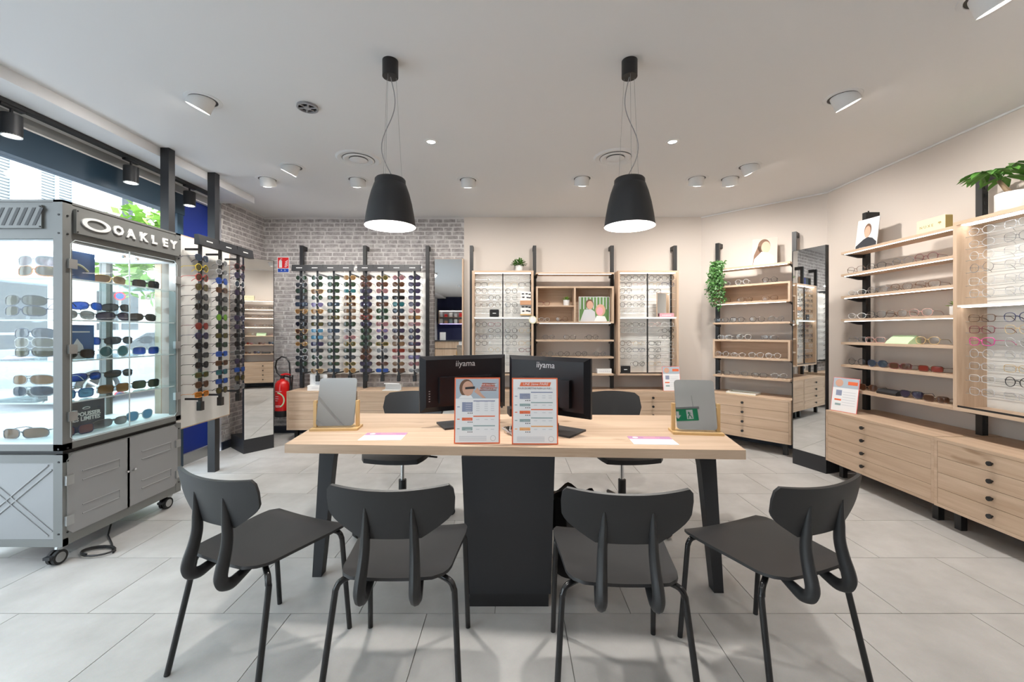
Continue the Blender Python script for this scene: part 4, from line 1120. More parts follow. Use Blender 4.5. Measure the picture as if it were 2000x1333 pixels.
# pairs that face the room behind the glass doors
SIDE = [(1.563, [(.37, 'gold', 'tan', 'sport'), (.62, 'black', 'dark grey', 'rect')], 'top'), (1.333, [(.17, 'silver', 'light grey', 'sport'), (.40, 'black', 'purple', 'sport'), (.60, 'black', 'dark grey', 'sport')], 'second'),
        (1.106, [(.17, 'black', 'dark grey', 'sport'), (.39, 'white', 'teal', 'round'), (.62, 'white', 'mirror blue', 'rect')], 'third'), (.877, [(.16, 'blue', 'sky blue', 'rect'), (.39, 'brown', 'amber', 'rect'), (.62, 'black', 'green', 'rect')], 'fourth'),
        (.665, [(.16, 'navy', 'pink', 'rect'), (.38, 'grey', 'light grey', 'sport'), (.57, 'white', 'sky blue', 'panto')], 'floor')]
for zs, items, nm in SIDE:
    for k, (y, f, l, s) in enumerate(items):
        nm2 = 'cabinet floor' if nm == 'floor' else nm + ' cabinet shelf'
        in_cab(-.09, y, zs + LY[s] + .004, R(90 - 12), s, f, l, '%s %s sunglasses, %s lenses, on the %s behind the glass doors, %s' % (f, SHN[s], l, nm2, ORD[k]), fold=True)
        if k and nm in ('second', 'third', 'fourth'):
            f2, l2 = [('white', 'light grey'), ('navy', 'mirror blue'), ('black', 'grey')][k]
            st = thing('eyewear_stand', 'clear stand with raised sunglasses, %s cabinet shelf, %s along the glass doors' % (nm, ORD[k]), 'stand', (CBW[0] - .30, CBW[1] + y + .04, zs), group='clear acrylic stands')
            MB().box(-.03, .03, -.05, .05, 0, .004).build('foot', 'acrylic', st)
            MB().box(-.024, -.016, -.011, .011, .004, .10).build('upright', 'acrylic', st)
            in_cab(-.30, y + .04, zs + .095, R(84), 'sport', f2, l2, 'raised %s sport sunglasses on a clear stand, %s cabinet shelf, %s along' % (f2, nm, ORD[k]))
def card(name, label, cat, loc, rz, w, h, mat, tilt=0.0, th=.003):
    t = thing(name, label, cat, loc, rz)
    if tilt: t.rotation_euler = (tilt, 0, rz)
    MB().box(-w/2, w/2, 0, th, 0, h).build('board', mat, t)
    return t
p = card('poster_card', 'blue sport eyewear poster card on top cabinet shelf', 'poster', (CBW[0] - .10, CBW[1] + .17, 1.563), R(88), .20, .17, 'poster_blue')
MB().tube([(-.06 + .12 * k / 10, -.001, .06 + .035 * math.sin(k * math.pi / 10)) for k in range(11)], .006, 5).build('print', 'cream_gold', p)
p = card('poster_card', 'grey-blue mountain poster card on third cabinet shelf', 'poster', (CBW[0] - .11, CBW[1] + .18, 1.106), R(88), .19, .20, 'poster_blue')
MB().prism([(-.06, 0), (.05, 0), (.03, .08), (.0, .12), (-.03, .07)], 'y', -.001, 0).build('print', 'pale_grey', p)
MB().box(-.07, .07, -.001, 0, .155, .163).build('print', 'pale_grey', p)
p = card('poster_card', 'dark card reading REPOUSSER SES LIMITES on cabinet floor', 'poster', (CBW[0] - .14, CBW[1] + .24, .666), R(86), .25, .185, 'poster_dark')
text('lettering', 'REPOUSSER', .033, 'white_letter', p, (.015, -.001, .105), bold=.0012)
text('lettering', 'SES LIMITES', .033, 'white_letter', p, (.015, -.001, .077), bold=.0012)
MB().tube([(.02 + .02 * math.cos(k * math.pi / 8), -.001, .14 + .006 * math.sin(k * math.pi / 8)) for k in range(16)], .002, 5, closed=True).build('emblem', 'white_letter', p)
pc = thing('power_cable', 'black power cable coiled on the floor under the grey cabinet', 'cable', (-2.36, 2.36, 0))
MB().tube([(.085 * math.cos(k * .4), .05 * math.sin(k * .4), .006 + .0006 * k) for k in range(28)], .005, 6).build('coil', 'black_metal', pc, True)
MB().tube([(.085, 0, .006), (-.02, .1, .005), (-.14, .2, .006), (-.2, .3, .1)], .005, 6).build('lead', 'black_metal', pc, True)

# ================================================================== FIRE SAFETY
t = thing('fire_extinguisher', 'red fire extinguisher with black hose hung on the brick wall', 'fire extinguisher', (-2.80, 5.045, .235))
MB().lathe([(.001, 0), (.082, 0), (.085, .008), (.085, .075)], 28).build('boot', 'black_metal', t, True)
MB().lathe([(.0845, .07), (.0845, .36), (.078, .40), (.055, .432), (.028, .445), (.028, .46)], 28).build('cylinder', 'extinguisher_red', t, True)
lab = MB(); n = 16
for k in range(n):
    a0, a1 = R(215 + k * 130 / n), R(215 + (k + 1) * 130 / n)
    lab.add([(.0851 * math.cos(a0), .0851 * math.sin(a0), .10), (.0851 * math.cos(a1), .0851 * math.sin(a1), .10), (.0851 * math.cos(a1), .0851 * math.sin(a1), .32), (.0851 * math.cos(a0), .0851 * math.sin(a0), .32)], [(0, 1, 2, 3)])
lo = lab.build('label', 'extinguisher_red', t)
ar = []
for k in range(19):
    th = R(-60 + k * 8); ar.append((R(270) + .95 * math.cos(th), .205 + .09 * math.sin(th)))
MB().tube([(.0855 * math.cos(a - .25), .0855 * math.sin(a - .25), z) for a, z in ar], .008, 5, flat=.3).build('green_band', 'pale_green', lo)
for k, (dz, w) in enumerate(((.31, .9), (.25, .5), (.225, .5), (.20, .4), (.14, .8), (.125, .8))):
    m = MB(); m.tube([(.0857 * math.cos(R(270) - .5 + w * i / 6), .0857 * math.sin(R(270) - .5 + w * i / 6), dz) for i in range(7)], .003, 4, flat=.3); m.build('print_line', 'paper', lo)
cyl((0, 0, .455), (0, 0, .50), .022, 16).build('valve', 'graphite', t, True)
MB().tube([(-.01, -.01, .50), (.05, -.02, .515), (.11, -.03, .51)], [.014, .013, .010], 8, flat=.6).build('lever', 'sign_red', t, True)
MB().tube([(.0, 0, .49), (.06, -.01, .485), (.115, -.02, .47)], .009, 8).build('carry_handle', 'black_metal', t, True)
hose = [(-.02, 0, .49), (-.06, 0, .53), (-.085, 0, .60), (-.07, 0, .68), (-.01, 0, .725), (.05, 0, .71), (.085, 0, .65), (.092, 0, .55), (.094, 0, .45), (.10, 0, .36)]
MB().tube(hose, .0095, 8).build('hose', 'black_metal', t, True)
MB().tube([(.10, 0, .37), (.105, -.01, .30)], [.012, .018], 10).build('nozzle', 'black_metal', t, True)
MB().tube([(.13, -.01, .50), (.115, 0, .36), (.105, 0, .28)], .008, 6).build('nozzle_clip', 'black_metal', t)
MB().box(-.03, .03, .075, .128, .30, .36).build('wall_bracket', 'black_metal', t)
t = thing('fire_sign', 'red and blue fire extinguisher sign on the brick wall', 'sign', (-2.86, YB - .006, 2.005))
MB().box(-.075, .075, -.002, .001, 0, .195).build('plate', 'paper', t)
MB().box(-.068, .068, -.003, -.002, .055, .188).build('red_field', 'sign_red', t)
MB().box(-.068, .068, -.003, -.002, .006, .048).build('blue_field', 'sign_blue', t)
MB().prism([(-.052, .062), (-.014, .062), (-.014, .145), (-.024, .158), (-.042, .158), (-.052, .145)], 'y', -.004, -.003).build('bottle_symbol', 'paper', t)
MB().tube([(-.033, -.0035, .158), (-.03, -.0035, .172), (-.012, -.0035, .17)], .004, 5).build('bottle_symbol', 'paper', t)
for k in range(4):
    z = .066 + k * .02
    MB().prism([(.012 + k*.004, z + .012), (.03, z), (.056, z + .022), (.058, z + .032), (.032, z + .012)], 'y', -.004, -.003).build('flame_symbol', 'paper', t)
text('class_letter', 'A', .026, 'paper', t, (-.022, -.0032, .027)); text('class_letter', 'B', .026, 'paper', t, (.022, -.0032, .027))

# ================================================================== DESK
dk = thing('desk', 'oak consultation desk with black splayed legs and black pedestal', 'desk', (0, 2.28, 0))
FL, FR, BR, BLc = (-1.074, 1.954), (1.048, 1.853), (1.187, 2.62), (-1.147, 2.695)
DZ = .735
MB().prism([(p[0], p[1] - 2.28) for p in (FL, FR, BR, BLc)], 'z', DZ - .042, DZ).build('desk_top', 'oak_x', dk)
def blade_leg(x, y, sgn):
    top = [(x - sgn * .0, y), ]
    m = MB()
    zt = DZ - .042
    prof = [(0.0, zt), (.098, zt), (.082, zt - .03), (.074, zt - .09), (.046, .0), (.0, .0)]
    pts = [(x + sgn * (.035 - q[0]) + sgn * (.04 * (1 - q[1] / zt)), q[1]) for q in prof]
    if sgn < 0: pts = pts[::-1]
    m.prism(pts, 'y', y - .028, y + .028)
    m.box(x - .11 if sgn > 0 else x - .05, x + .05 if sgn > 0 else x + .11, y - .05, y + .05, zt - .008, zt)
    return m
blade_leg(-.955, 2.16 - 2.28, -1).build('leg', 'graphite', dk)
blade_leg(.95, 2.03 - 2.28, 1).build('leg', 'graphite', dk)
def frustum(x0, x1, x2, x3, y0, y1, z0, z1):
    return MB().add([(x0, y0, z0), (x1, y0, z0), (x1, y1, z0), (x0, y1, z0), (x2, y0, z1), (x3, y0, z1), (x3, y1, z1), (x2, y1, z1)],
                    [(0, 3, 2, 1), (4, 5, 6, 7), (0, 1, 5, 4), (1, 2, 6, 5), (2, 3, 7, 6), (3, 0, 4, 7)])
frustum(-.205, .178, -.232, .197, 1.90 - 2.28, 2.42 - 2.28, .06, DZ - .042).build('pedestal', 'graphite', dk)
frustum(-.195, .168, -.196, .169, 1.905 - 2.28, 2.41 - 2.28, 0, .06).build('plinth', 'black_metal', dk)
for x in (-.9, .9): MB().box(min(x, 0), max(x, 0), .0, .05, DZ - .10, DZ - .042).build('cross_beam', 'black_metal', dk)

# monitors
def monitor(A, B, label, stand_off, base):
    d = Vector((B[0] - A[0], B[1] - A[1])); L = d.length; a = math.atan2(d.y, d.x)
    c = ((A[0] + B[0]) / 2, (A[1] + B[1]) / 2)
    t = thing('monitor', label, 'monitor', (c[0], c[1], DZ), a, group='computer monitors seen from behind')
    z0, z1 = .085, .395; w = L / 2
    MB().box(-w, w, .006, .022, z0, z1).build('bezel', 'black_metal', t)
    MB().box(-w + .008, w - .008, .022, .024, z0 + .015, z1 - .008).build('screen', 'car_dark', t)
    m = MB(); m.add([(-w, .006, z0), (w, .006, z0), (w, .006, z1), (-w, .006, z1), (-w + .03, -.014, z0 + .03), (w - .03, -.014, z0 + .03), (w - .03, -.014, z1 - .02), (-w + .03, -.014, z1 - .02)],
            [(4, 5, 6, 7), (0, 1, 5, 4), (1, 2, 6, 5), (2, 3, 7, 6), (3, 0, 4, 7)])
    b = m.build('back_cover', 'monitor_black', t)
    MB().box(-w + .10, w - .10, -.038, -.012, z0 + .05, z1 - .115).build('connector_housing', 'monitor_black', b)
    text('logo', 'iiyama', .047, 'logo_grey', b, (0, -.0148, z1 - .045), bold=.0, shear=.06)
    for x in (-.03, .03): cyl((x, -.0385, z1 - .14), (x, -.04, z1 - .14), .0025, 8).build('screw', 'chrome', b)
    for k in range(5): MB().box(-w + .045, -w + .053, -.0145, -.0138, z0 + .06 + k * .014, z0 + .064 + k * .014).build('button', 'soft_grey', b)
    n = MB().tube([(stand_off, -.035, z0 + .10), (stand_off, -.05, z0 + .02), (stand_off, -.04, .012)], [.026, .024, .022], 12, flat=.6).build('stand_neck', 'graphite', t, True)
    cyl((stand_off, -.04, .008), (stand_off, -.04, .05), .026, 20).build('neck_collar', 'black_metal', n)
    MB().box(stand_off - .12, stand_off + .12, -.09, .09, 0, .010).build('stand_base', 'graphite', t)
    return t
monitor((-.503, 2.26), (-.04, 2.475), 'black computer monitor on left side of desk, back to the viewer', -.02, None)
monitor((-.018, 2.40), (.395, 2.09), 'black computer monitor on right side of desk, back to the viewer', .07, None)

# printed A4 price cards in clear holders
def a4(label, loc, rz, kind):
    t = thing('price_card', label, 'price card', loc, rz); t.rotation_euler = (R(-6), 0, rz)
    w, h = .218, .312
    MB().box(-w/2, w/2, 0, .004, 0, h).build('border', 'orange', t)
    s = MB().box(-w/2 + .006, w/2 - .006, -.0008, 0, .006, h - .006).build('sheet', 'paper', t)
    MB().box(-w/2 + .01, w/2 - .01, 0, .07, 0, .003).build('holder_foot', 'acrylic', t)
    def band(x0, x1, z0, z1, m, sk=0.0, nm='printed_band'):
        MB().prism([(x0, z0), (x1, z0), (x1 + sk, z1), (x0 + sk, z1)], 'y', -.0013, -.0008).build(nm, m, s)
    y_ = -.0016
    if kind == 0:
        band(-w/2 + .006, w/2 - .006, .212, h - .006, 'sky_print')
        el = lambda cx, cz, rx, rz_, m, nm: MB().prism([(cx + rx * math.cos(2*math.pi*k/20), cz + rz_ * math.sin(2*math.pi*k/20)) for k in range(20)], 'y', -.0016, -.0012).build(nm, m, s)
        el(-.052, .262, .034, .042, 'hair_print', 'printed_hair'); MB().prism([(-.045 + .027 * math.cos(2*math.pi*k/20), .260 + .035 * math.sin(2*math.pi*k/20)) for k in range(20)], 'y', -.0021, -.0012).build('printed_face', 'skin_print', s); MB().prism([(-.058, .266), (-.012, .27), (-.012, .258), (-.058, .256)], 'y', -.0025, -.0019).build('printed_sunglasses', 'graphite', s)
        MB().prism([(-.015, .245), (.0, .265), (.02, .235), (.042, .214), (.025, .214)], 'y', -.0016, -.0012).build('printed_arm', 'skin_print', s)
        MB().prism([(-.09, .213), (-.02, .213), (-.03, .228), (-.075, .228)], 'y', -.0018, -.0013).build('printed_top', 'paper', s)
        band(.018, .084, .268, .286, 'orange', .006); band(.008, .090, .248, .265, 'orange', .006)
        text('lettering', 'UNE 2ème PAIRE', .0105, 'paper', s, (.055, y_, .2775), shear=.2); text('lettering', 'AU MEILLEUR PRIX', .0105, 'paper', s, (.053, y_, .257), shear=.2)
        rows = [(.150, .195, 'slate_blue', .198), (.108, .122, 'orange', .126), (.062, .078, 'teal_grey', .081)]
    else:
        band(-.072, .072, .272, .291, 'orange', .006)
        text('lettering', 'UNE 2ème PAIRE', .0165, 'paper', s, (.003, y_, .282), shear=.25)
        text('lettering', 'POUR EN METTRE PLEIN LA VUE !', .0108, 'soft_grey', s, (.0, y_, .262), bold=.0002)
        rows = [(.212, .238, 'slate_blue', .241), (.178, .190, 'teal_grey', .193), (.143, .157, 'orange', .160), (.105, .118, 'teal_grey', .121), (.065, .079, 'light_orange', .082)]
    for z0, z1, mt, zh in rows:
        band(-.072, -.022, z0, z1, mt); band(-.018, .085, zh, zh + .005, mt)
        for q in range(max(1, int((z1 - z0) / .009))):
            zz = z0 + .004 + q * .010
            for xx in (-.005, .035, .065): band(xx, xx + .016, zz, zz + .0028, 'pale_grey', nm='printed_line')
            band(-.055, -.028, zz, zz + .0016, 'paper', nm='printed_line')
        for q in range(3): band(-.045 + q * .009, -.04 + q * .009, z0 - .009, z0 - .005, 'graphite', nm='printed_dot')
        band(-.095, -.083, (z0 + z1) / 2 - .002, (z0 + z1) / 2 + .002, mt, nm='printed_line')
    for q in range(5): band(-.085, .045, .014 + q * .005, .0165 + q * .005, 'pale_grey', nm='printed_line')
    MB().tube([(.076 + .012 * math.cos(k * math.pi / 8), -.0012, .026 + .012 * math.sin(k * math.pi / 8)) for k in range(16)], .0009, 4, closed=True).build('printed_seal', 'soft_grey', s)
    return t
a4('orange-bordered price card with sunglasses woman photo, left on the desk', (-.166, 1.960, DZ), R(1), 0)
a4('orange-bordered price card with five price rows, right on the desk', (.108, 1.945, DZ), R(-1), 1)

# flyers
def flyer(label, loc, rz):
    t = thing('flyer', label, 'flyer', loc, rz)
    s = MB().box(-.105, .105, -.074, .074, 0, .0012).build('sheet', 'paper', t)
    MB().box(-.105, .105, .025, .074, .0012, .0016).build('heading_band', 'mauve', s)
    MB().disc((-.07, .05, .0019), .014, 18).build('logo_dot', 'paper', s)
    for k in range(2): MB().box(-.03, .05 - k * .02, .042 + k * .012, .048 + k * .012, .0016, .0019).build('printed_line', 'pink', s)
    for k in range(3): MB().box(-.08, .08, -.05 + k * .022, -.046 + k * .022, .0012, .0014).build('printed_line', 'pale_grey', s)
flyer('flyer with mauve heading lying on left half of the desk', (-.65, 2.093, DZ + .0005), R(1))
flyer('flyer with mauve heading lying on right half of the desk', (.683, 2.015, DZ + .0005), R(-3))

# table mirrors
def table_mirror(label, loc, rz):
    t = thing('table_mirror', label, 'mirror', loc, rz)
    MB().box(-.125, .125, -.055, .055, 0, .012).build('base', 'bamboo', t)
    for s in (-1, 1): MB().box(s * .112 - .008, s * .112 + .008, -.012, .012, .012, .155).build('upright', 'bamboo', t)
    tl = R(14); ct, st = math.cos(tl), math.sin(tl)
    def W(x, u): return (x, st * (u - .115) , .125 + ct * (u - .115) + .01)
    def rounded(w, h, c, o):
        pts = []
        for (cx, cz, a0) in ((w - c, c, -90), (w - c, h - c, 0), (-w + c, h - c, 90), (-w + c, c, 180)):
            for k in range(5):
                a = R(a0 + k * 22.5); pts.append((cx + c * math.cos(a), cz + c * math.sin(a)))
        return pts
    pts = rounded(.100, .258, .018, 0)
    n = len(pts)
    vs = [(W(x, z)[0], W(x, z)[1] - .004, W(x, z)[2]) for x, z in pts] + [(W(x, z)[0], W(x, z)[1] + .004, W(x, z)[2]) for x, z in pts]
    MB().add(vs, [tuple(range(n, 2*n))[::-1]] + [(i, (i+1) % n, n + (i+1) % n, n + i) for i in range(n)]).build('mirror_back', 'steel_grey', t)
    MB().add([(v[0], v[1] - .0003, v[2]) for v in vs[:n]], [tuple(range(n))]).build('mirror_glass', 'mirror', t)
    MB().tube([(-.106, 0, .135), (.106, 0, .135)], .004, 8).build('pivot', 'steel_grey', t)
table_mirror('rounded tilting table mirror on bamboo base, left end of desk', (-.958, 2.262, DZ), R(4))
table_mirror('rounded tilting table mirror on bamboo base, right end of desk', (.962, 2.17, DZ), R(-7))

# small things on the desk
t = thing('card_terminal', 'small black payment terminal between the two monitors', 'payment terminal', (.01, 2.27, DZ), R(10))
MB().box(-.03, .03, -.045, .045, .075, .115).build('terminal_body', 'black_metal', t)
MB().tube([(0, 0, 0), (0, 0, .08)], .008, 8).build('stem', 'graphite', t)
cyl((0, 0, 0), (0, 0, .006), .035, 18).build('foot', 'graphite', t)
t = thing('cable_bundle', 'tangle of black and white cables between the price cards', 'cable', (-.005, 2.10, DZ))
for k in range(5):
    a = random.uniform(-1, 1)
    MB().tube([(-.03 + .015 * k, .18 + .01 * k, .006), (-.045 + .02 * k, .09, .02 + .01 * a), (-.01 + .01 * k * a, .03, .012), (.02, -.02 + .005 * k, .006 + .004 * k)], .0035, 6).build('cable', 'black_metal' if k % 2 else 'soft_grey', t, True)

# waste bin
t = thing('waste_bin', 'black waste bin lined with a black plastic bag beside the desk pedestal', 'bin', (.315, 2.20, 0))
MB().lathe([(.001, 0), (.085, 0), (.105, .38), (.112, .385), (.10, .383), (.082, .01), (.001, .01)], 24).build('bucket', 'black_metal', t, True)
m = MB(); pr = []
for (r, z) in ((.100, .30), (.108, .385), (.120, .40), (.122, .36), (.115, .25)): pr.append((r, z))
m.lathe(pr, 40)
m.v = [(x * (1 + .05 * math.sin(7 * math.atan2(y, x)) ), y * (1 + .05 * math.sin(9 * math.atan2(y, x))), z + .02 * math.sin(5 * math.atan2(y, x))) for x, y, z in m.v]
m.build('bag', 'bin_bag', t, True)

# ================================================================== CHAIRS
def lerp_tab(tab, t):
    for (a, va), (b, vb) in zip(tab, tab[1:]):
        if t <= b: return va + (vb - va) * (t - a) / (b - a)
    return tab[-1][1]
def smooth(path, rs, k=4):
    P = [Vector(p) for p in path]; out = []; ro = []
    for i in range(len(P) - 1):
        p0, p1, p2, p3 = P[max(i-1, 0)], P[i], P[i+1], P[min(i+2, len(P)-1)]
        for j in range(k):
            t = j / k
            out.append(.5 * ((2 * p1) + (p2 - p0) * t + (2*p0 - 5*p1 + 4*p2 - p3) * t*t + (3*p1 - p0 - 3*p2 + p3) * t**3))
            ro.append(rs[i] + (rs[i+1] - rs[i]) * t)
    return out + [P[-1]], ro + [rs[-1]]
def make_chair():
    P = {}
    wt = [(0, .135), (.05, .165), (.15, .186), (.4, .196), (.75, .212), (.92, .212), (1, .197)]
    def seat(u, v):
        s = 2 * u - 1; w = lerp_tab(wt, v)
        y = -.205 + .415 * v - .018 * (s * s) * (1 - v) * 0 - (.012 * s * s if v > .9 else 0)
        z = .446 - .010 * math.sin(math.pi * min(1, v * 1.1)) * (1 - s * s) + .006 * s * s - .016 * max(0, (v - .8) / .2) ** 2 * (1 - .6 * s * s) + .006 * max(0, (.15 - v) / .15)
        return (s * w, y, z)
    P['seat'] = MB().slab(16, 16, seat, .010).mesh('seat', 'chair_black', True)
    bt = [(0, .100), (.04, .112), (.22, .160), (.36, .192), (.48, .206), (.75, .209), (.93, .205), (1, .192)]
    def back(u, v):
        s = 2 * u - 1; w = lerp_tab(bt, v)
        x = s * w
        z = .592 + .168 * v + (.010 * s * s) * v
        y = -.212 - .035 * v + .85 * x * x
        return (x, y, z)
    P['backrest'] = MB().slab(18, 12, back, .011).mesh('backrest', 'chair_black', True)
    ribs = []
    for s in (-1, 1):
        path = [(s * .076, -.232, .70), (s * .077, -.226, .66), (s * .079, -.222, .61), (s * .081, -.221, .56), (s * .084, -.230, .51), (s * .087, -.243, .465), (s * .088, -.248, .435), (s * .088, -.238, .412), (s * .087, -.212, .402), (s * .085, -.175, .412), (s * .083, -.12, .430)]
        pp, rr_ = smooth(path, [.004, .010, .0145, .016, .017, .0185, .019, .019, .018, .015, .009], 4)
        ribs.append(MB().tube(pp, rr_, 10, up=(1, 0, 0), flat=1.15).mesh('rib', 'chair_black', True))
    P['rib'] = ribs
    legs = []
    for s in (-1, 1):
        fpath = [(s * .10, .150, .428), (s * .165, .165, .428), (s * .188, .172, .420), (s * .197, .177, .398), (s * .200, .18, .36), (s * .209, .21, 0)]
        rpath = [(s * .10, -.10, .424), (s * .155, -.135, .424), (s * .187, -.152, .415), (s * .200, -.160, .392), (s * .205, -.166, .35), (s * .232, -.235, 0)]
        for pth in (fpath, rpath):
            pp, rr_ = smooth(pth, [.0105] * len(pth), 3)
            legs.append(MB().tube(pp, .0105, 10).mesh('leg', 'chair_tube', True))
    P['leg'] = legs
    rail = MB()
    for s in (-1, 1): rail.tube([(s * .105, .16, .428), (s * .10, 0, .425), (s * .105, -.12, .424)], .0095, 8)
    P['seat_rail'] = rail.mesh('seat_rail', 'chair_tube', True)
    return P
CH = make_chair()
def chair(x, y, rz, label):
    t = thing('visitor_chair', label, 'chair', (x, y, 0), rz, group='black visitor chairs in front of the desk')
    link('seat', CH['seat'], t); link('backrest', CH['backrest'], t); link('seat_rail', CH['seat_rail'], t)
    for m in CH['rib']: link('rib', m, t)
    for m in CH['leg']: link('leg', m, t)
chair(-.967, 1.653, math.atan2(-.377, .926), 'black plastic visitor chair turned right, leftmost before the desk')
chair(-.397, 1.562, R(0), 'black plastic visitor chair, left of the black pedestal, back to the viewer')
chair(.375, 1.530, R(-2), 'black plastic visitor chair, right of the black pedestal, back to the viewer')
chair(.964, 1.588, math.atan2(.33, .944), 'black plastic visitor chair turned left, rightmost before the desk')

def office_chair(x, y, rz, label):
    t = thing('office_chair', label, 'office chair', (x, y, 0), rz, group='black office chairs behind the desk')
    wt = [(0, .17), (.1, .205), (.5, .235), (.85, .225), (1, .18)]
    def seat(u, v):
        s = 2 * u - 1
        return (s * lerp_tab(wt, v), -.23 + .45 * v, .472 + .010 * s * s - .02 * max(0, (.25 - v) / .25) ** 2 + .0 * v)
    MB().slab(14, 14, seat, .032).build('seat', 'chair_black', t, True)
    bt = [(0, .15), (.15, .19), (.6, .225), (.9, .215), (1, .185)]
    def back(u, v):
        s = 2 * u - 1; xx = s * lerp_tab(bt, v)
        return (xx, .245 + .05 * v - .9 * xx * xx, .56 + .265 * v - .012 * s * s * v)
    MB().slab(14, 10, back, .022).build('backrest', 'chair_black', t, True)
    MB().tube([(0, .05, .44), (0, .20, .435), (0, .265, .48), (0, .27, .62)], [.022, .022, .02, .016], 8).build('back_support', 'black_metal', t, True)
    cyl((0, 0, .22), (0, 0, .45), .014, 16).build('gas_lift', 'chrome', t, True)
    cyl((0, 0, .09), (0, 0, .27), .026, 16).build('lift_sleeve', 'black_metal', t, True)
    MB().box(-.09, .09, -.09, .10, .435, .456).build('mechanism', 'black_metal', t)
    MB().tube([(.09, -.03, .445), (.25, -.05, .44)], .006, 6).build('lever', 'black_metal', t)
    for k in range(5):
        a = R(18 + 72 * k); cx, cy = math.cos(a), math.sin(a)
        arm = MB().tube([(.02 * cx, .02 * cy, .105), (.18 * cx, .18 * cy, .095), (.31 * cx, .31 * cy, .07)], [.024, .018, .014], 8).build('base_arm', 'black_metal', t, True)
        MB().cyl((.325 * cx - .02 * cy, .325 * cy + .02 * cx, .027), (.325 * cx + .02 * cy, .325 * cy - .02 * cx, .027), .027, 14).build('caster', 'tyre', arm, True)
office_chair(-.738, 2.79, R(-4), 'black office chair behind the left half of the desk')
office_chair(.742, 2.79, R(4), 'black office chair behind the right half of the desk')

# ================================================================== SMALL DISPLAY OBJECTS
def plant_pot(t, r, h, mat='white', ribs=0):
    m = MB(); n = 32
    prof = [(.001, 0), (r * .82, 0), (r, h * .15), (r, h), (r * .88, h), (r * .85, h * .8), (.001, h * .8)]
    m.lathe(prof, n)
    if ribs: m.v = [(x * (1 + .018 * math.cos(ribs * math.atan2(y, x))), y * (1 + .018 * math.cos(ribs * math.atan2(y, x))), z) for x, y, z in m.v]
    m.build('pot', mat, t, True)
    MB().disc((0, 0, h * .85), r * .86, 20).build('soil', 'soil', t)
def leaf_pts(c, d, up, L, W):
    d = d.normalized(); s = d.cross(up)
    if s.length < 1e-4: s = Vector((1, 0, 0))
    s.normalize(); n = s.cross(d)
    p0 = c; p1 = c + d * L * .35 + s * W * .5 + n * L * .05; p2 = c + d * L * .75 + s * W * .35; p3 = c + d * L - n * L * .12; p4 = c + d * L * .75 - s * W * .35; p5 = c + d * L * .35 - s * W * .5 + n * L * .05
    pm = c + d * L * .45 - n * L * .03
    return [p0, p1, p2, p3, p4, p5, pm], [(0, 1, 6), (1, 2, 6), (2, 3, 6), (3, 4, 6), (4, 5, 6), (5, 0, 6)]
t = thing('potted_plant', 'bushy green plant in white pot on top of the lit display', 'plant', F_ := BACK.w(.085, .12, 1.985), 0)
plant_pot(t, .045, .085)
m = MB(); rr = random.Random(5)
for k in range(230):
    v = Vector((rr.gauss(0, 1), rr.gauss(0, 1), abs(rr.gauss(0, .9)) + .1)).normalized()
    c = Vector((0, 0, .085)) + v * rr.uniform(.02, .085)
    m.add(*leaf_pts(c, v + Vector((rr.uniform(-.5, .5), rr.uniform(-.5, .5), rr.uniform(-.3, .3))), Vector((0, 0, 1)), .032, .017))
m.build('foliage', 'leaf', t, True)['kind'] = 'stuff'
def succulent(label, loc, s=1.0):
    t = thing('potted_succulent', label, 'plant', loc); plant_pot(t, .038 * s, .07 * s)
    for k in range(12):
        a = k * 2.4; e = .35 + .07 * k
        d = Vector((math.cos(a) * (1.2 - .07 * k), math.sin(a) * (1.2 - .07 * k), e))
        MB().add(*leaf_pts(Vector((0, 0, .06 * s)), d, Vector((0, 0, 1)), .065 * s, .022 * s)).build('leaf', 'leaf_light', t, True)
succulent('small spiky succulent in white pot inside the oak box shelf', BACK.w(.655, .21, 1.5755))
succulent('tiny succulent in white pot at right end of fourth right-wall shelf', RIGHT.w(1.44, .22, 1.3775), .9)
t = thing('hanging_ivy', 'trailing green ivy hanging at left of the angled-wall shelves', 'plant', ANG.w(.30, .23, 1.985))
plant_pot(t, .045, .07, 'white')
stems = MB(); m = MB(); rr = random.Random(9)
for k in range(26):
    x, y = rr.uniform(-.085, .10), rr.uniform(-.07, .03); L = rr.uniform(.18, .50) - abs(x) * .8
    path = [(0, 0, .06), (x * .6, -.05 + y * .5, .09), (x, -.09 + y, .0), (x * 1.05, -.10 + y, -L)]
    stems.tube(path, .0015, 4)
    n = int(L / .011) + 6
    for i in range(n):
        f = i / n
        c = Vector((x * (.6 + .45 * f), -.05 + y * .5 - .05 * min(1, f * 3) + y * .5 * min(1, f * 3), .09 - (L + .09) * f)) + Vector((rr.gauss(0, .016), rr.gauss(0, .012), rr.gauss(0, .008)))
        m.add(*leaf_pts(c, Vector((rr.uniform(-1, 1), rr.uniform(-1, .2), rr.uniform(-1, .3))), Vector((0, -1, .3)), .030, .017))
stems.build('stems', 'leaf_dark', t); m.build('foliage', 'leaf_dark', t, True)['kind'] = 'stuff'
t.rotation_euler = (0, 0, ANG.th)
t = thing('money_tree', 'leafy money tree in ribbed white pot on the right display', 'plant', RIGHT.w(1.75, .20, 1.985))
plant_pot(t, .085, .12, 'white', 28)
MB().tube([(0, 0, .10), (-.015, .03, .15), (-.01, .075, .22)], [.016, .014, .010], 8).build('trunk', 'trunk', t, True)
rr = random.Random(4)
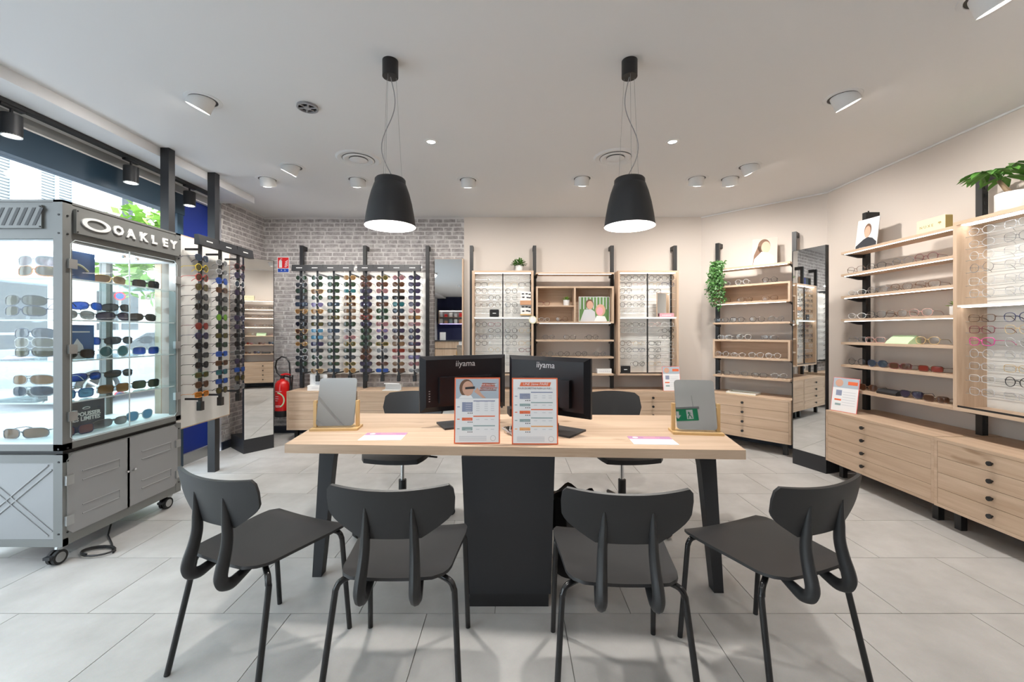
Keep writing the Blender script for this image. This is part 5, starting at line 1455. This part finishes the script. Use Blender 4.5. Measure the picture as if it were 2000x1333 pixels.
for k in range(6):
    a = k * 1.05 + .3; top = Vector((-.01, .075, .21 + .02 * (k % 3)))
    hub = top + Vector((math.cos(a) * .07, math.sin(a) * .07, .045 + .02 * (k % 2)))
    MB().tube([top, (top + hub) / 2 + Vector((0, 0, .015)), hub], .003, 5).build('stalk', 'leaf', t)
    for j in range(6):
        b = a + (j - 2.5) * .75
        MB().add(*leaf_pts(hub, Vector((math.cos(b), math.sin(b), -.15 - .25 * rr.random())), Vector((0, 0, 1)), .12 + .03 * rr.random(), .045)).build('leaf', 'leaf', t, True)

def portrait(label, F, x, out, z, w, h, tilt, turn, kind):
    t = thing('photo_card', label, 'photo', F.w(x, out, z), F.th + turn)
    t.rotation_euler = (tilt, 0, F.th + turn)
    b = MB().box(-w/2, w/2, 0, .006, 0, h).build('board', 'paper', t)
    def P(pts, m, nm, d): MB().prism([(p[0] * w, p[1] * h) for p in pts], 'y', -.0006 - d, -.0002).build(nm, m, b)
    def E(cx, cz, rx, rz_, m, nm, d): P([(cx + rx * math.cos(2*math.pi*k/20), cz + rz_ * math.sin(2*math.pi*k/20)) for k in range(20)], m, nm, d)
    if kind == 'couple':
        P([(-.48, .02), (.48, .02), (.48, .98), (-.48, .98)], 'leaf_print', 'printed_garden', 0)
        for k in range(9): P([(-.46 + k * .105, .5), (-.43 + k * .105, .5), (-.43 + k * .105, .97), (-.46 + k * .105, .97)], 'pale_grey', 'printed_fence', .0002)
        P([(-.46, .02), (.05, .02), (.02, .40), (-.10, .50), (-.32, .48)], 'pale_grey', 'printed_shirt', .0005)
        E(-.15, .70, .13, .20, 'hair_print', 'printed_hair', .0007); E(-.14, .66, .105, .17, 'skin_print', 'printed_face', .0009)
        E(.20, .46, .16, .24, 'skin_print', 'printed_hair', .0007); E(.18, .42, .10, .16, 'pink', 'printed_face', .0009)
        P([(-.0, .02), (.42, .02), (.34, .22), (.08, .24)], 'paper', 'printed_top', .0010)
    elif kind == 'woman':
        P([(-.5, 0), (.5, 0), (.5, 1), (-.5, 1)], 'photo_beige', 'printed_ground', 0)
        E(-.02, .70, .25, .27, 'hair_print', 'printed_hair', .0002); P([(-.47, .02), (-.05, .02), (.0, .70), (-.26, .72), (-.42, .40)], 'hair_print', 'printed_hair', .0002)
        E(.05, .66, .18, .22, 'skin_print', 'printed_face', .0005)
        P([(-.45, .02), (.40, .02), (.36, .30), (.10, .46), (-.12, .50), (-.40, .25)], 'paper', 'printed_shirt', .0008)
        text('lettering', 'GUESS', h * .14, 'slate_blue', b, (.0, -.0018, h * .13))
    else:
        P([(-.48, .02), (.48, .02), (.48, .20), (.28, .34), (.05, .40), (-.15, .34), (-.48, .16)], 'cloth_print', 'printed_jacket', .0002)
        E(.02, .62, .17, .22, 'hair_print', 'printed_hair', .0004); E(.01, .57, .14, .19, 'skin_print', 'printed_face', .0006)
        text('lettering', 'KAPTEN', h * .065, 'paper', b, (-.12 * w, -.0018, h * .06), bold=.0008); text('lettering', 'PARIS', h * .04, 'paper', b, (.28 * w, -.0018, h * .06))
    MB().prism([(.006, 0), (.07, 0), (.006, h * .7)], 'x', -.01, .01).build('easel_back', 'graphite' if kind == 'man' else 'paper', t)
    return t
portrait('photo of a couple in a garden, standing in the oak box shelf', BACK, 1.005 - .02, .225, 1.385, .37, .30, 0, 0, 'couple')
portrait('photo card of a long-haired woman in a white shirt, top angled shelf', ANG, .76, .22, 1.986, .235, .30, R(-8), R(10), 'woman')
portrait('photo card of a man in dark jacket on top right-wall shelf', RIGHT, .70, .21, 1.971, .185, .27, R(-8), R(8), 'man')
def carton(name, label, F, x, out, z, w, d, h, mat, turn=0.0):
    t = thing(name, label, 'box', F.w(x, out, z), F.th + turn)
    MB().box(-w/2, w/2, -d/2, d/2, 0, h).build('carton', mat, t); return t
t = carton('gift_box', 'cream box lettered NUXE on top right-wall shelf', RIGHT, 1.30, .23, 1.971, .20, .05, .105, 'cream_gold')
text('lettering', 'N U X E', .028, 'gold_dark', t, (-.03, -.0255, .05)); MB().box(.1001, .102, -.025, .025, .012, .10).build('gold_side', 'gold_dark', t)
MB().prism([(.05, .055), (.075, .055), (.07, .065), (.055, .065)], 'y', -.0258, -.025).box(.061, .064, -.0258, -.025, .045, .055).build('tree_emblem', 'gold_dark', t)
t = thing('pale_green_box', 'pale green slanted box on the fifth right-wall shelf', 'box', RIGHT.w(1.06, .23, 1.1735), RIGHT.th)
MB().prism([(-.05, 0), (.05, 0), (.05, .04), (.02, .065), (-.035, .02)], 'x', -.095, .095).build('carton', 'pale_green', t)
t = thing('glasses_case', 'black glasses case on the lowest right-wall shelf', 'case', RIGHT.w(.965, .23, .7655), RIGHT.th)
MB().prism([(-.04, 0), (.04, 0), (.045, .02), (.02, .04), (-.025, .036), (-.045, .016)], 'x', -.085, .085).build('shell', 'graphite', t)
MB().tube([(-.0855, -.044, .017), (.0855, -.044, .017)], .0015, 5).build('seam', 'black_metal', t)
t = carton('white_box', 'flat white box on the lowest thin back-wall shelf', BACK, 1.10, .22, .7685, .17, .08, .055, 'white')
for k in range(6): MB().box(-.06 + k * .022, -.047 + k * .022, -.0405, -.04, .02, .03).build('print_mark', 'pale_grey', t)
# white VIE display and white tray on the brick-side drawers
t = thing('brand_display', 'white VIE brand display block on the leftmost drawer unit', 'display block', BACK.w(-2.29, .30, .5755), 0)
MB().box(-.10, .10, -.05, .03, 0, .06).build('base', 'white', t)
MB().box(-.10, .10, .015, .03, .06, .185).build('back_board', 'white', t)
text('lettering', 'VIE', .04, 'soft_grey', t, (.03, .0145, .13)); MB().box(-.035, .085, .0142, .015, .065, .088).build('printed_band', 'pale_grey', t)
MB().box(-.022, -.020, .0142, .015, .09, .165).build('printed_line', 'graphite', t); MB().box(-.05, .03, -.0506, -.05, .026, .034).build('print_mark', 'pale_grey', t)
t = thing('phone_dock', 'small white folded stand on the second drawer unit', 'stand', BACK.w(-1.41, .30, .5755), R(-4))
MB().box(-.10, .10, -.06, .05, 0, .008).build('base', 'white', t)
MB().prism([(.02, .008), (.05, .008), (.045, .075), (-.02, .085), (-.025, .075), (.028, .065)], 'x', -.095, .095).build('holder', 'white', t)
# wooden tray on the angled drawers
t = thing('presentation_tray', 'pale shallow tray on the angled-wall drawer unit', 'tray', ANG.w(.56, .24, .5755), ANG.th)
MB().box(-.15, .15, -.09, .09, 0, .006).build('tray_floor', 'cream_gold', t)
for a in ((-.15, .15, -.09, -.084), (-.15, .15, .084, .09), (-.15, -.144, -.084, .084), (.144, .15, -.084, .084)): MB().box(*a, .006, .022).build('rim', 'board_white', t)
# small price stands like the desk ones
def small_price(label, F, x, out, z, turn, s=1.0):
    t = thing('price_stand', label, 'price card', F.w(x, out, z), F.th + turn)
    t.rotation_euler = (R(-9), 0, F.th + turn)
    w, h = .215 * s, .30 * s
    b = MB().box(-w/2, w/2, 0, .004, 0, h).build('border', 'pink_red', t)
    q = MB().box(-w/2 + .004, w/2 - .004, -.001, 0, .004, h - .004).build('sheet', 'paper', t)
    MB().box(-w/2 + .004, w/2 - .004, -.0015, -.001, h * .70, h - .004).build('photo_band', 'sky_print', q)
    MB().prism([(-w*.25 + w*.15*math.cos(k*math.pi/8), h*.84 + h*.11*math.sin(k*math.pi/8)) for k in range(16)], 'y', -.0022, -.0015).build('printed_face', 'skin_print', q)
    MB().box(w*.08, w*.44, -.002, -.0015, h*.80, h*.90).build('printed_band', 'orange', q)
    MB().box(-w*.34, -w*.12, -.0015, -.001, h*.47, h*.63).build('printed_band', 'slate_blue', q)
    MB().box(-w*.38, -w*.12, -.0015, -.001, h*.32, h*.37).build('printed_band', 'orange', q)
    MB().box(-w*.34, -w*.12, -.0015, -.001, h*.18, h*.24).build('printed_band', 'teal_grey', q)
    for k in range(6): MB().box(-w*.08, w*.40, -.0015, -.001, h*(.2 + k*.075), h*(.2 + k*.075) + .004).build('printed_line', 'pale_grey', q)
    MB().prism([(.004, 0), (.075, 0), (.004, h * .8)], 'x', -.012, .012).build('easel_back', 'acrylic', t)
small_price('orange price stand on the drawers below the right back-wall display', BACK, 1.86, .375, .5755, 0, .95)
small_price('orange price stand on left end of the right-wall drawers', RIGHT, .70, .40, .5755, R(18), 0.98)
# cards and small things inside the lit displays
def square_card(label, F, x, out, z, w, h, mat, logo):
    t = thing('brand_card', label, 'card', F.w(x, out, z), F.th)
    b = MB().box(-w/2, w/2, 0, .012, 0, h).build('block', mat, t)
    if logo:
        MB().box(-w*.18, w*.18, -.0006, 0, h*.46, h*.54).build('print_mark', 'white_letter', b)
    for sx in (-1, 1):
        for sz in (.07, .93): cyl((sx * w * .43, -.001, h * sz), (sx * w * .43, 0, h * sz), .002, 8).build('pin', 'white_letter', b)
square_card('black square brand card in the plant-topped display', BACK, U1[0] + .262, 0.285, 1.4375, .112, .092, 'black_metal', True)
square_card('black square brand card at bottom of right back-wall display', BACK, U3[0] + .095, 0.285, .773, .112, .088, 'black_metal', True)
t = thing('clip_on_board', 'white board of clip-on lenses with a cork strip, plant-topped display', 'sample board', BACK.w(U1[0] + .635, .28, 1.4375), 0)
MB().box(-.062, .062, 0, .006, 0, .30).build('board', 'white', t)
MB().box(-.068, .062, -.03, 0, .145, .195).build('cork_strip', 'cork', t); MB().box(-.068, .062, -.04, 0, .02, .035).build('ledge', 'bamboo', t)
for (x, z) in ((-.035, .275), (.01, .275), (.045, .27), (-.03, .235), (.02, .232), (.045, .228), (-.035, .12), (.01, .12), (.045, .115), (-.03, .07), (.015, .075), (.042, .07)):
    MB().prism([(x - .016, z), (x - .002, z - .006), (x + .002, z - .006), (x + .016, z), (x + .012, z + .008), (x - .012, z + .008)], 'y', -.004, 0).build('clip_lens', 'graphite', t)
t = thing('round_badge', 'round pale yellow badge stuck on the plant-topped display edge', 'badge', BACK.w(U1[1] - .01, .3115, 1.405), 0)
MB().tube([(0, 0, 0), (0, -.004, 0)], .047, 28).build('disc', 'cream_gold', t, False)
MB().tube([(0, -.0042, 0), (0, -.005, 0)], .036, 28).build('face', 'paper', t, False)
t = thing('small_display_mirror', 'small upright mirror inside the right back-wall display', 'mirror', BACK.w(U3[0] + .54, .275, 1.4375), 0)
MB().box(-.075, .075, 0, .008, 0, .29).build('frame', 'oak_z', t); MB().box(-.068, .068, -.001, 0, .008, .284).build('mirror_glass', 'mirror', t)
t = thing('pink_sign', 'small pink lettered strip below the small display mirror', 'sign', BACK.w(U3[0] + .575, .302, 1.4375), 0)
MB().box(-.085, .085, 0, .004, 0, .045).build('plate', 'pink', t)
for k in range(7): MB().box(-.055 + k * .016, -.045 + k * .016, -.0008, 0, .016, .028).build('print_mark', 'paper', t)

# ================================================================== BEHIND THE VIEWER (seen in the mirrors)
t = thing('reception_counter', 'oak reception counter with black top behind the viewer', 'counter', (-2.1, -5.4, 0))
MB().box(-.9, 1.3, -.3, .3, .08, .90).build('front', 'oak_z', t); MB().box(-.93, 1.33, -.33, .36, .90, .94).build('counter_top', 'black_metal', t)
MB().box(-.88, 1.28, -.28, .28, 0, .08).build('plinth', 'black_metal', t); MB().box(-.9, 1.3, .30, .315, .62, .64).build('groove', 'black_metal', t)
t = thing('lit_wall_shelf', 'lit two-tier oak wall shelf on the dark blue wall', 'shelf', (-2.45, -6.9, 1.58))
MB().box(-.55, .75, 0, .25, 0, .02).build('bottom_board', 'oak_x', t); MB().box(-.55, .75, 0, .25, .53, .55).build('top_board', 'oak_x', t)
MB().box(-.55, .75, .02, .25, .27, .285).build('middle_board', 'oak_x', t); MB().box(-.55, -.53, 0, .25, .02, .53).build('side_board', 'oak_z', t); MB().box(.73, .75, 0, .25, .02, .53).build('side_board', 'oak_z', t)
MB().box(-.53, .73, 0, .02, .02, .53).build('back_board', 'soft_grey', t)
MB().box(-.5, .7, .235, .25, -.012, 0).build('led_strip', 'led_violet', t); MB().box(-.5, .7, .23, .25, .518, .53).build('led_strip', 'led', t)
rr = random.Random(2)
for k in range(12):
    mt = ['white', 'pale_grey', 'cork', 'sign_red', 'teal_grey', 'paper'][k % 6]
    row = k % 2; x = -.46 + (k // 2) * .2
    h = rr.uniform(.09, .19)
    o = MB().box(-.06, .06, -.05, .05, 0, h).box(-.05, .05, -.04, .04, h, h + .015).build('product_box', mt, None, loc=(-2.45 + x, -6.77, 1.60 + row * .265))
    tag(o, '%s product box on the %s tier of the rear lit shelf, %s from window' % (['white', 'pale grey', 'brown', 'red', 'green', 'cream'][k % 6], ['lower', 'upper'][row], ORD[k // 2]), 'box', 'product boxes on the rear shelf')
t = thing('counter_notice', 'white notice card standing on the reception counter', 'card', (-2.6, -5.3, .94))
MB().box(-.11, .11, -.002, .002, 0, .30).build('sheet', 'paper', t); MB().box(-.11, .11, -.04, 0, 0, .004).build('foot', 'acrylic', t)
t = thing('printed_notice', 'white printed notice on the front of the reception counter', 'card', (-1.75, -5.084, .62))
MB().box(-.22, .22, 0, .004, 0, .28).build('sheet', 'paper', t); MB().box(-.18, .18, .004, .005, .2, .24).build('print_mark', 'pale_grey', t)
t = thing('exit_sign', 'green emergency exit sign hanging from the ceiling behind the viewer', 'sign', (1.72, -2.96, 2.26), R(6))
MB().box(-.21, .21, -.02, .02, 0, .20).build('panel', 'exit_green', t); MB().box(-.24, .24, -.03, .03, .20, .23).build('rail', 'soft_grey', t)
for x in (-.15, .15): MB().tube([(x, 0, .23), (x, 0, .45)], .004, 6).build('rod', 'steel_grey', t)
MB().prism([(-.13, .16), (-.09, .16), (-.09, .09), (-.06, .09), (-.11, .03), (-.16, .09), (-.13, .09)], 'y', .0201, .022).build('arrow', 'paper', t)
MB().box(.03, .13, .0201, .021, .02, .18).build('door_symbol', 'paper', t)
MB().tube([(.06, .0215, .145), (.075, .0215, .10), (.055, .0215, .06), (.05, .0215, .03)], .009, 6).tube([(.075, .0215, .10), (.10, .0215, .06), (.11, .0215, .03)], .008, 6).tube([(.05, .0215, .11), (.07, .0215, .135), (.10, .0215, .115)], .006, 6).build('running_figure', 'exit_green', t)
